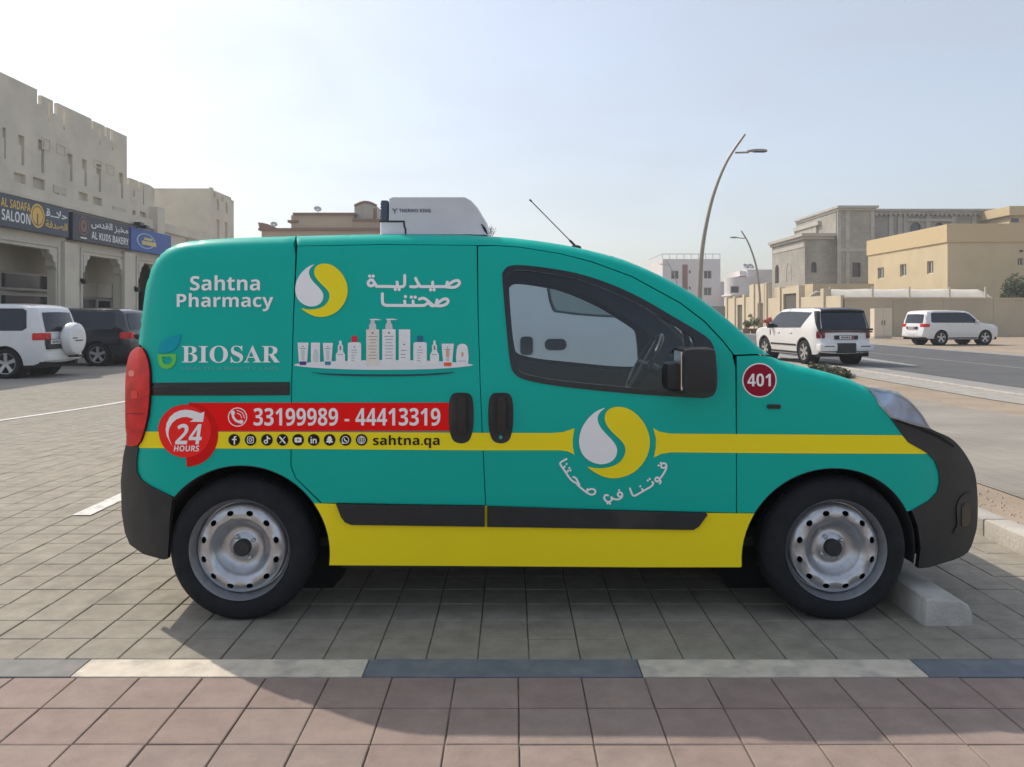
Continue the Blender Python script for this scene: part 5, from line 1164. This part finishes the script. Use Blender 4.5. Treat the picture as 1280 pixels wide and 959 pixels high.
# --- right: white flats, white house, grey shell, cream villa, walls
wallw = mat('white_render', (.66, .63, .62), .85, vary=.05, scale=.3); dwin = mat('dark_window', (.06, .065, .075), .15, vary=.1, spec=.7)
fa = thing('apartment_building', 'white three-storey flats with a tall brown strip, left of the tall street lamp', 'building', (0, 0, 0)); D = 142.; xa, xb = X(828, D), X(900, D)
zt_ = Z(324, D)
frA = ((0, D, 0), (1, 0, 0), (0, -1, 0))
wsA = [(X(838.5, D), Z(349, D), X(848, D), Z(338.5, D)), (X(879.5, D), Z(348.5, D), X(889, D), Z(338.5, D)), (X(879.5, D), Z(369.5, D), X(889, D), Z(359.3, D)), (X(838.5, D), Z(369.5, D), X(848, D), Z(359.3, D))]
sm_ = [(X(860.5, D), Z(342, D), X(863.3, D), Z(338, D)), (X(860.5, D), Z(362, D), X(863.3, D), Z(358, D))]
panel('wall', frA, [rect(xa, -1, xb, zt_)], [rect(*q) for q in wsA+sm_], .3, wallw, fa)
for q in wsA+sm_: window(((0, D-.3, 0), (1, 0, 0), (0, -1, 0)), q, dwin, alum, fa, .2, 1 if q in wsA else 0, fw=.08)
MB().box(xa, xa+.3, D+.02, D+15, -1, zt_).build('side_wall', wallw, fa); MB().box(xa+.3, xb, D+.02, D+15, -1, zt_-.3).build('core', wallw, fa)
MB().box(X(852.5, D), X(859, D), D-.36, D-.28, -1, Z(331, D)).build('brown_strip', mat('strip_brown', (.24, .12, .10), .6, vary=.1, scale=3), fa)
rl = MB(); rl.tube([(xa, D, zt_+.9), (xb, D, zt_+.9)], .06, 6)
for k in range(9): x = xa+(xb-xa)*k/8; rl.tube([(x, D, zt_), (x, D, zt_+.9)], .05, 5)
rl.tube([(xa, D, zt_+.9), (xa, D+14, zt_+.9)], .06, 6); rl.build('roof_rail', alum, fa)
MB().box(xb+.05, X(912, D), D+1, D+12, -1, Z(352, D)).build('lower_block', wallw, fa)
MB().box(X(880, 125), X(915, 125), 125, 125.4, -1, Z(383, 125)).build('grey_wall', mat('block_grey', (.26, .245, .235), .9, vary=.1), None, kind=None, label='low grey block wall in front of the white flats', cat='wall')
hb2 = thing('house', 'white house with a rounded balcony, twin roof dishes behind the cream gates', 'house', (0, 0, 0)); D = 128.
MB().box(X(934, D), X(969, D), D, D+10, -1, Z(337, D)).build('wall', wallw, hb2); MB().box(X(926, D), X(940, D), D+.5, D+8, Z(345, D), Z(338.5, D)).build('wall', wallw, hb2)
MB().lathe([(2.9, -1), (2.9, Z(347, D)), (.001, Z(347, D))], (X(921, D)+1.4, D+1.5, 0), 'z', 28).build('round_bay', wallw, hb2, True)
MB().box(X(910.5, D), X(912, D), D-1.2, D-1.0, Z(369, D), Z(358, D)).build('balcony_rail', alum, hb2)
MB().box(X(908, D), X(934, D), D-3, D+3, Z(370.5, D), Z(368.5, D), bev=.05).build('balcony_slab', wallw, hb2)
bw = MB(); bw.box(X(911.5, D), X(920, D), D-1.5, D-1.4, Z(366.5, D), Z(358.5, D)); bw.build('balcony_opening', dwin, hb2)
dish(932.5, 333.5, D+2, .55, 'left one of the twin dishes on the white house'); dish(938.5, 333.5, D+2, .55, 'right one of the twin dishes on the white house')
# grey unfinished villa
blk = brickmat('concrete_block_wall', (.36, .34, .295), (.42, .40, .35), (.30, .285, .25), .42, .22, .03, 'z'); cemt = mat('cement_trim', (.45, .43, .38), .9, vary=.12, scale=1.2)
gb = thing('unfinished_villa', 'large grey unfinished villa of bare block with overhanging cornices', 'building', (0, 0, 0)); D = 99.
xl, xr_ = 36.07, X(1045, D)
zt_ = Z(295, D)
frG = ((xl, 0, 0), (0, -1, 0), (-1, 0, 0)); dd = lambda px: xl*F/(px-CX)
def frontw(nm, x0, x1, d, zt, opens, arch=True, dep=10, m=blk):
    fq = ((0, d, 0), (1, 0, 0), (0, -1, 0)); P_ = [archp(*q) if ar else rect(*q) for q, ar in opens]
    panel(nm, fq, [rect(x0, -1, x1, zt)], P_, .35, m, gb); MB().box(x0+.02, x1-.02, d+.3, d+dep, -1, zt-.02).build('core', dark if False else blk, gb)
    for (q, ar) in opens: panel('opening', fq, [archp(*q) if ar else rect(*q)], [], .01, dwin, gb, None, .02); 
frontw('wall', xl, xr_+.1, D, zt_, [((X(1012.5, D), Z(341, D), X(1019.5, D), Z(328, D)), True)])
P_s = [archp(-dd(971.5), Z(354, dd(974)), -dd(976.5), Z(331, dd(974)))]
panel('side_wall', frG, [rect(-dd(968), -1, -D+.3, zt_)], P_s, .3, blk, gb)
panel('opening', frG, P_s, [], .01, dwin, gb, None, .02)
q = archp(-dd(986), Z(352, dd(989)), -dd(992), Z(327, dd(989))); panel('arch_reveal', frG, [q], [[(a+(.12 if a < (q[0][0]+q[1][0])/2 else -.12), b-.15) for a, b in q]], .06, cemt, gb, None, .3)
MB().box(xl-.36, xl-.28, D-.1, dd(968), Z(316, 108), Z(309, 108)).build('band', cemt, gb)
co_ = MB(); co_.box(xl-.9, xr_, D-1.0, dd(968), zt_-.1, zt_+.25); co_.box(xl-.6, xr_, D-.7, dd(968), zt_-.45, zt_-.1); co_.build('cornice', cemt, gb)
D2 = 98.
frontw('tower_wall', X(1046, D2), X(1091, D2), D2, Z(262, D2), [((X(1064, D2), Z(346.5, D2), X(1074.5, D2), Z(328.5, D2)), False), ], dep=14)
co_ = MB(); co_.box(X(1043, D2), X(1091, D2)+.3, D2-1.0, D2+14, Z(261, D2), Z(258.3, D2)); co_.box(X(1045, D2), X(1091, D2)+.1, D2-.7, D2+14, Z(264, D2), Z(261, D2)); co_.build('cornice', cemt, gb)
for x in (1047.5, 1058, 1089): MB().box(X(x, D2)-.22, X(x, D2)+.22, D2-.42, D2-.3, -1, Z(264, D2)).build('quoin', cemt, gb)
MB().box(X(1045, D2), X(1091, D2), D2-.45, D2-.3, Z(315, D2), Z(311, D2)).build('band', cemt, gb)
D3 = 106.
arcs = [((X(1136, D3), Z(300, D3), X(1150, D3), Z(278.5, D3)), True), ((X(1167, D3), Z(300, D3), X(1177, D3), Z(278.5, D3)), True)]
frontw('wall', X(1088, D3), X(1242, D3), D3, Z(266, D3), arcs, dep=14)
co_ = MB(); co_.box(X(1088, D3), X(1246, D3), D3-1.2, D3+14, Z(265, D3), Z(262.5, D3)); co_.box(X(1088, D3), X(1244, D3), D3-.8, D3+14, Z(268.5, D3), Z(265, D3)); co_.build('cornice', cemt, gb)
for x in (1112, 1123, 1130, 1158, 1190, 1215): MB().box(X(x, D3)-.3, X(x, D3)+.3, D3-.5, D3-.3, 5, Z(268.5, D3)).build('pilaster', cemt, gb)
MB().box(X(1130, D3), X(1192, D3), D3-.6, D3-.3, Z(277.5, D3), Z(274, D3)).build('band', cemt, gb)
for k in range(26): x = X(1092+k*5.8, D3); MB().box(x-.12, x+.12, D3-1.0, D3-.35, Z(270.5, D3), Z(268.6, D3)).build('cornice_dentil', cemt, gb)
MB().box(X(1020, 104), X(1046, 104), 104, 112, 5, Z(281, 104)).build('upper_wall', blk, gb); co_ = MB(); co_.box(X(1022, 103), X(1047, 103), 103, 112, Z(281, 103), Z(276, 103)); co_.build('cornice', cemt, gb)
# cream villa
cream_w = mat('cream_render', (.58, .48, .31), .88, vary=.05, scale=.5, dirt=((.46, .37, .24), .6, .4)); cream_b = mat('ochre_band', (.58, .46, .27), .88, vary=.05)
cv = thing('house', 'cream house with an ochre parapet band and three small windows, behind the long wall', 'house', (0, 0, 0))
xc, yc_ = X(1186, 73.9), 73.9; yb_ = xc*F/(1088-CX)
frC = ((xc, 0, 0), (0, -1, 0), (-1, 0, 0)); dC = lambda px: xc*F/(px-CX)
ws = [(-dC(1162), Z(342.5, 76.8), -dC(1170), Z(326.5, 76.8)), (-dC(1128), Z(345.5, 81.8), -dC(1136), Z(330, 81.8)), (-dC(1100), Z(348.5, 87), -dC(1108), Z(334.5, 87))]
panel('side_wall', frC, [rect(-yb_, -1, -yc_, 8.9)], [rect(*q) for q in ws], .25, cream_w, cv)
for q in ws: window(((xc-.25, 0, 0), (0, -1, 0), (-1, 0, 0)), q, dwin, whitetrim, cv, .2, 1, fw=.1)
fq = ((0, yc_, 0), (1, 0, 0), (0, -1, 0)); w1 = (X(1270, yc_), Z(332, yc_), X(1277, yc_), Z(322.5, yc_))
panel('front_wall', fq, [rect(xc-.25, -1, X(1330, yc_), 8.9)], [rect(*w1)], .25, cream_w, cv); window(((0, yc_-.25, 0), (1, 0, 0), (0, -1, 0)), w1, dwin, whitetrim, cv, .2, 1)
MB().box(xc, X(1330, yc_), yc_+.02, yb_, -1, 8.7).build('core', cream_w, cv)
zb_ = Z(303, yc_); pb = MB(); pb.box(xc-.38, xc+.1, yc_-.38, yb_+.1, zb_, 9.65); pb.box(xc+.1, X(1330, yc_), yc_-.38, yc_+.1, zb_, 9.7); pb.build('parapet', cream_b, cv)
MB().lathe([(.001, 0), (.16, 0), (.16, .12), (.001, .14)], (X(1274, yc_), yc_-.3, Z(315, yc_)), 'z', 10).build('wall_lamp', trim, cv)
c2 = thing('house', 'upper corner of a pale yellow house at the right edge, behind the cream house', 'house', (0, 0, 0)); D = 100.
MB().box(X(1262, D), X(1330, D), D, D+12, -1, Z(268, D)).build('wall', cream_w, c2); MB().box(X(1257, D), X(1330, D), D-.8, D+12, Z(270, D), Z(258.5, D), bev=.05).build('parapet', cream_b, c2); MB().box(X(1264, D), X(1273, D), D-.05, D-.01, Z(278, D), Z(273, D)).build('opening', dwin, c2)
# long boundary wall
ww_ = mat('boundary_render', (.50, .42, .30), .9, vary=.07, scale=.4, dirt=((.38, .31, .22), .5, .5)); lw_ = mat('gate_wall_render', (.58, .50, .36), .88, vary=.06, scale=.4)
bw_ = thing('boundary_wall', 'long plain cream boundary wall beyond the road', 'wall', (0, 0, 0)); D = 64.6; xw0 = X(1093, D)
for k in range(8): MB().box(xw0-2.5+k*4+.01, xw0-2.5+(k+1)*4-.01, D, D+.25, -.6, Z(373.5, D)).build('wall_panel', ww_, bw_)
MB().box(xw0-2.5, xw0+29.5, D-.04, D+.29, Z(373.5, D)-.01, Z(372.3, D)).build('coping', cream_w, bw_)
# gate wall along the side street
gw = thing('gate_wall', 'pale cream street wall with piers and dark gates left of the boundary wall', 'wall', (0, 0, 0)); xg = xw0-2.4; gd = lambda px: xg*F/(px-CX)
D0, D1 = D, gd(912); frg = ((xg, 0, 0), (0, -1, 0), (-1, 0, 0)); 
gates = [(983, 1001, 367), (950.5, 957.5, 379), (925, 931, 381)]; hz = []
for a, b, tt in gates: dm = gd((a+b)/2); hz.append(rect(-gd(a), -.5, -gd(b), Z(tt, dm)))
outl = [(-D1, -.6), (-D0, -.6), (-D0, 2.95), (-gd(1036), 2.95), (-gd(1036), 3.0), (-gd(1003), 3.0), (-gd(1003), 3.9), (-gd(978), 4.0), (-gd(978), 3.1), (-gd(964), 3.1), (-gd(964), 4.7), (-gd(940), 4.7), (-gd(940), 3.4), (-D1, 3.4)]
panel('wall', frg, [outl], hz, .3, lw_, gw)
for (a, b, tt), h in zip(gates, hz):
    g_ = panel('gate', frg, [h], [], .05, mat('gate_brown', (.10, .085, .07), .6, vary=.15, scale=4), gw, None, .08)
for px, zt2 in ((912, 3.6), (922, 3.6), (934, 3.7), (946, 4.75), (962, 4.75), (979, 4.1), (1003, 4.1), (1034, 3.6)): d = gd(px); MB().box(xg-.45, xg+.1, d-.35, d+.35, -.6, zt2, bev=.02).build('pier', lw_, gw)
gv = MB(); gv.box(xg+3, xg+9, gd(978), gd(935), -.6, Z(363, 100)); gv.build('villa_block', cream_w, gw)
apx = [(X(1010+27*k/10, 72), 72, Z(374-8.5*math.sin(math.pi*k/10), 72)) for k in range(11)]
MB().tube(apx, .16, 8).build('gate_arch', whitetrim, gw)
# utility cabinet
t = thing('utility_cabinet', 'tall cream double-door utility cabinet against the long wall', 'cabinet', (X(1104, 58), 58, -.3)); wc = X(1115.5, 58)-X(1093.5, 58); hc = (423.5-386.5)/F*58
cabm = mat('cabinet_paint', (.66, .58, .45), .6, vary=.05); MB().box(-wc/2, wc/2, 0, .7, 0, .12).build('plinth', conc, t); MB().box(-wc/2, wc/2, 0, .7, .12, hc, bev=.02).build('casing', cabm, t)
for s_ in (-1, 1):
    d_ = MB().box(min(0, s_*wc/2)+.03, max(0, s_*wc/2)-.03, -.025, -.001, .2, hc-.1, bev=.006).build('door', cabm, t); MB().box(s_*.1-.02, s_*.1+.02, -.06, -.026, hc*.45, hc*.6).build('handle', trim, d_)
# carport tent roofs behind the wall
fab = mat('tent_fabric', (.66, .62, .53), .7, vary=.06, scale=1.5)
pp = [1037, 1090, 1136, 1186, 1231]
for k in range(4):
    t = thing('carport_canopy', ['leftmost white tent canopy showing over the boundary wall, next to the arch', 'second white tent canopy from the left over the boundary wall, above the cabinet', 'third white tent canopy over the boundary wall, above the far SUV tail', 'rightmost white tent canopy over the boundary wall, tapering to a point'][k], 'canopy', (X(pp[k], 68), 68, 0), 0, 'carport canopies behind the wall')
    wd_ = X(pp[k+1], 68)-X(pp[k], 68); V = []; N1, N2 = 12, 6
    for j in range(N2+1):
        for i in range(N1+1):
            a, b = i/N1, j/N2; tap = 1-.9*max(0, (a-.75)/.25)**1.5 if k == 3 else 1
            V.append((a*(wd_+(1 if k == 3 else 0)), b*3.2, 2.72+(.18+.72*min(1, b*3.5)**.6*(1-.3*max(0, b-.5)))*(.93+.07*abs(2*a-1)**1.5)*tap))
    Fc = [(j*(N1+1)+i, j*(N1+1)+i+1, (j+1)*(N1+1)+i+1, (j+1)*(N1+1)+i) for j in range(N2) for i in range(N1)]
    obj('membrane', mesh('membrane', V, Fc, fab, True), t)
    MB().tube([(0, 0, 2.85), (wd_, 0, 2.85)], .06, 6).build('edge_pipe', whitetrim, t)
    for xx in ([0] if k < 3 else [0, wd_]): MB().tube([(xx, -.1, -.5), (xx, -.1, 3.75)], .09, 8).build('post', whitetrim, t)
# ------------------------------------------------------------------ street lamps
pole_m = mat('lamp_pole', (.33, .30, .24), .5, metal=.3, vary=.08)
def lamp(pts, d, r0, arm, head, label, grp='curved street lamps'):
    base_ = (X(pts[0][0], d), d, float(gz(d))); t = thing('street_lamp', label, 'street lamp', base_, 0, grp)
    P_ = smooth_poly([(X(a, d), Z(b, d)) for a, b in pts], 5, False); n = len(P_)
    MB().tube([(a-base_[0], 0, b-base_[2]) for a, b in P_], [r0*(1-.55*i/(n-1)) for i in range(n)], 10).build('pole', pole_m, t, True)
    MB().tube([(X(arm[0][0], d)-base_[0], 0, Z(arm[0][1], d)-base_[2]), (X(arm[1][0], d)-base_[0], 0, Z(arm[1][1], d)-base_[2])], r0*.35, 6).build('arm', pole_m, t)
    h0, h1 = head; xa_, xb_ = sorted((X(h0[0], d)-base_[0], X(h1[0], d)-base_[0])); zc = Z((h0[1]+h1[1])/2, d)-base_[2]; th = r0*.8
    hd = MB(); L_ = xb_-xa_; sg = 1 if h1[0] > h0[0] else -1
    pr = [(0, .25), (.15, .6), (.4, 1), (.75, 1), (.95, .7), (1, .3)]
    V = []
    for u_, s_ in pr:
        x = xa_+u_*L_ if sg > 0 else xb_-u_*L_
        V += [(x, -.16*s_, zc-th*.5), (x, .16*s_, zc-th*.5), (x, .1*s_, zc+th*.7*s_), (x, -.1*s_, zc+th*.7*s_)]
    Fc = [(i*4+k, i*4+(k+1) % 4, (i+1)*4+(k+1) % 4, (i+1)*4+k) for i in range(5) for k in range(4)]+[(0, 1, 2, 3), (23, 22, 21, 20)]
    o = hd.add(V, Fc).build('lamp_head', pole_m, t)
    MB().box(xa_+L_*.35, xa_+L_*.9 if sg > 0 else xa_+L_*.65, -.12, .12, zc-th*.5-.02, zc-th*.5-.003).build('led_panel', dark, o)
lamp([(874.5, 432), (874.5, 370), (877, 320), (883, 280), (893, 240), (909, 201), (931, 168)], 41, .135, ((919, 191), (936, 190.5)), ((934, 189.5), (959, 187.5)), 'tall curved street lamp nearest the teal van, its arm reaching right')
lamp([(950, 412), (950, 380), (949, 360), (945, 332), (936, 305), (926.5, 288.5)], 84, .15, ((931, 298), (922, 297.5)), ((923, 297.5), (912.5, 296.5)), 'smaller curved street lamp before the cream gates, arm reaching left')
lamp([(850, 400), (849, 372), (845, 350), (838, 334), (833, 326)], 118, .09, ((838, 332), (831, 330.5)), ((831, 330.5), (824, 330)), 'thin far curved street lamp in front of the white flats')
lamp([(960, 372), (960, 362), (962, 352), (966, 346)], 160, .1, ((963, 350), (968, 349)), ((967, 349), (972, 348.5)), 'tiny far street lamp beside the unfinished villa')
# ------------------------------------------------------------------ plants
bark = mat('bark', (.14, .10, .065), .9, vary=.2, scale=8)
def leafmat(name, c):
    m = mat(name, c, .6, vary=.35, scale=2.5, spec=.3); return m
def crown(name, c, rad, n, size, m, parent, rnd, squash=.8, clumps=14):
    V = []; Fc = []; cl = []
    for _ in range(clumps):
        v = Vector((rnd.gauss(0, 1), rnd.gauss(0, 1), rnd.gauss(0, 1))).normalized()*rad*rnd.uniform(.35, .85); v.z *= squash; cl.append((v, rad*rnd.uniform(.22, .42)))
    for _ in range(n):
        v, r_ = rnd.choice(cl); d = Vector((rnd.gauss(0, 1), rnd.gauss(0, 1), rnd.gauss(0, 1))).normalized()*r_*rnd.uniform(.6, 1.05)
        p = Vector(c)+v+d; a = Vector((rnd.gauss(0, 1), rnd.gauss(0, 1), rnd.gauss(0, 1))).normalized(); b = a.orthogonal().normalized(); s_ = size*rnd.uniform(.6, 1.3)
        k = len(V); V += [p-a*s_, p+b*s_*.45, p+a*s_, p-b*s_*.45]; Fc.append((k, k+1, k+2, k+3))
    return obj(name, mesh(name, V, Fc, m), parent)
rnd = random.Random(11)
t = thing('tree', 'dark green leafy tree rising over the long wall at the right edge', 'tree', (X(1284, 67), 67, -.3)); th = 6.2
MB().tube([(0, 0, 0), (.1, 0, 1.8), (0, .1, 3.2)], [.2, .15, .1], 8).build('trunk', bark, t)
for q in range(5): MB().tube([(0, .1, 2.4+q*.15), (math.cos(q*1.3)*1.0, math.sin(q*1.3)*1.0, 3.7+q*.2)], [.07, .03], 6).build('branch', bark, t)
crown('crown', (-.1, 0, 3.5), 2.1, 3300, .12, leafmat('leaf_green', (.055, .08, .03)), t, rnd, .8, 13)
t = thing('tree', 'bare twiggy treetop just behind the front of the roof unit', 'tree', (X(608, 75), 75, -.3))
tw = MB(); tw.tube([(0, 0, 0), (0, 0, 7.5)], [.2, .08], 6); zz = Z(293, 75)+.3
for k in range(26):
    a = rnd.uniform(-.9, 1.0); b = rnd.uniform(.3, 1.25); tw.tube([(a*.2, 0, zz-1.0), (a*.6, rnd.uniform(-.4, .4), zz-.2), (a*1.1, rnd.uniform(-.5, .5), zz+b*.75)], [.04, .03, .015], 4)
tw.build('branches', bark, t); crown('crown', (.1, 0, zz+.1), .9, 120, .09, leafmat('leaf_dry', (.16, .15, .09)), t, rnd, .7, 8)
# low shrubs in the sand by the road kerb
shr = [(1022, 464, .36), (1040, 467, .40), (1055, 470.5, .30)]
lb = ['left clump of the low green shrubs in the sand by the road kerb', 'middle clump of the low green shrubs in the sand by the road kerb', 'right clump of the low shrubs in the sand, next to a pale stone']
for (px, py, r_), l_ in zip(shr, lb):
    gx_, gy_ = G(px, py); t = thing('shrub', l_, 'shrub', (gx_, gy_, float(gz(gy_))), 0, 'low shrubs by the road kerb')
    crown('foliage', (0, 0, .07), r_*.85, 700, .045, leafmat('leaf_shrub', (.095, .10, .05)), t, rnd, .42, 12); MB().tube([(0, 0, -.03), (0, 0, .12)], .015, 5).build('stem', bark, t)
gx_, gy_ = G(1064, 470); sb = bmesh.new(); bmesh.ops.create_icosphere(sb, subdivisions=2, radius=.13)
for v in sb.verts: v.co *= rnd.uniform(.85, 1.1); v.co.z *= .6
me = bpy.data.meshes.new('stone'); sb.to_mesh(me); sb.free(); me.materials.append(conc); obj('stone', me, None, None, 'pale rounded stone beside the low shrubs', 'stone', None, (gx_, gy_, float(gz(gy_))+.02))
for px, py, r_, l_, red in ((933, 417, .5, 'small bushy plant left of the lamp post by the cream gates', 0), (943, 417, .75, 'taller potted plant next to the lamp post by the cream gates', 0), (961, 412, .6, 'red-flowering plant by the dark gate', 1)):
    d = F*1.6/(py-HY); d = min(d, 82); t = thing('potted_plant', l_, 'plant', (X(px, d), d, -.3)); MB().lathe([(.3, 0), (.38, .45), (.001, .45)], (0, 0, 0), 'z', 14).build('pot', brown, t)
    crown('foliage', (0, 0, .45+r_*.9), r_, 500, .1, leafmat('flower_red', (.45, .04, .05)) if red else leafmat('leaf_bright', (.10, .14, .04)), t, rnd, 1, 10)
# loose pebbles on the sand strips
V = []; Fc = []
for _ in range(1400):
    if rnd.random() < .5: x, y = rnd.uniform(2.95, 3.72), rnd.uniform(3.2, 9)
    else: x, y = rnd.uniform(7.95, 9.3), rnd.uniform(7, 24)
    s_ = rnd.uniform(.003, .010); z = float(gz(y))-.045; k = len(V)
    V += [(x-s_, y-s_, z), (x+s_, y-s_*.7, z), (x+s_*.8, y+s_, z), (x-s_*.7, y+s_*.8, z), (x, y, z+s_*rnd.uniform(.8, 1.4))]; Fc += [(k, k+1, k+4), (k+1, k+2, k+4), (k+2, k+3, k+4), (k+3, k, k+4)]
obj('pebbles', mesh('pebbles', V, Fc, mat('pebble_stone', (.36, .31, .25), .9, vary=.3, scale=20)), None, 'stuff')

# ------------------------------------------------------------------ thin dust haze in the air
haze_box = MB().box(-260, 260, -60, 300, -1.4, 45)
hm = bpy.data.materials.new('air_haze'); hm.use_nodes = True; hn = hm.node_tree.nodes; hn.remove(hn['Principled BSDF'])
pv = hn.new('ShaderNodeVolumePrincipled'); pv.inputs['Color'].default_value = (.86, .9, .95, 1); pv.inputs['Density'].default_value = .0011; pv.inputs['Anisotropy'].default_value = .3
hm.node_tree.links.new(pv.outputs[0], hn['Material Output'].inputs['Volume'])
haze_box.build('haze', hm, None, kind='stuff')
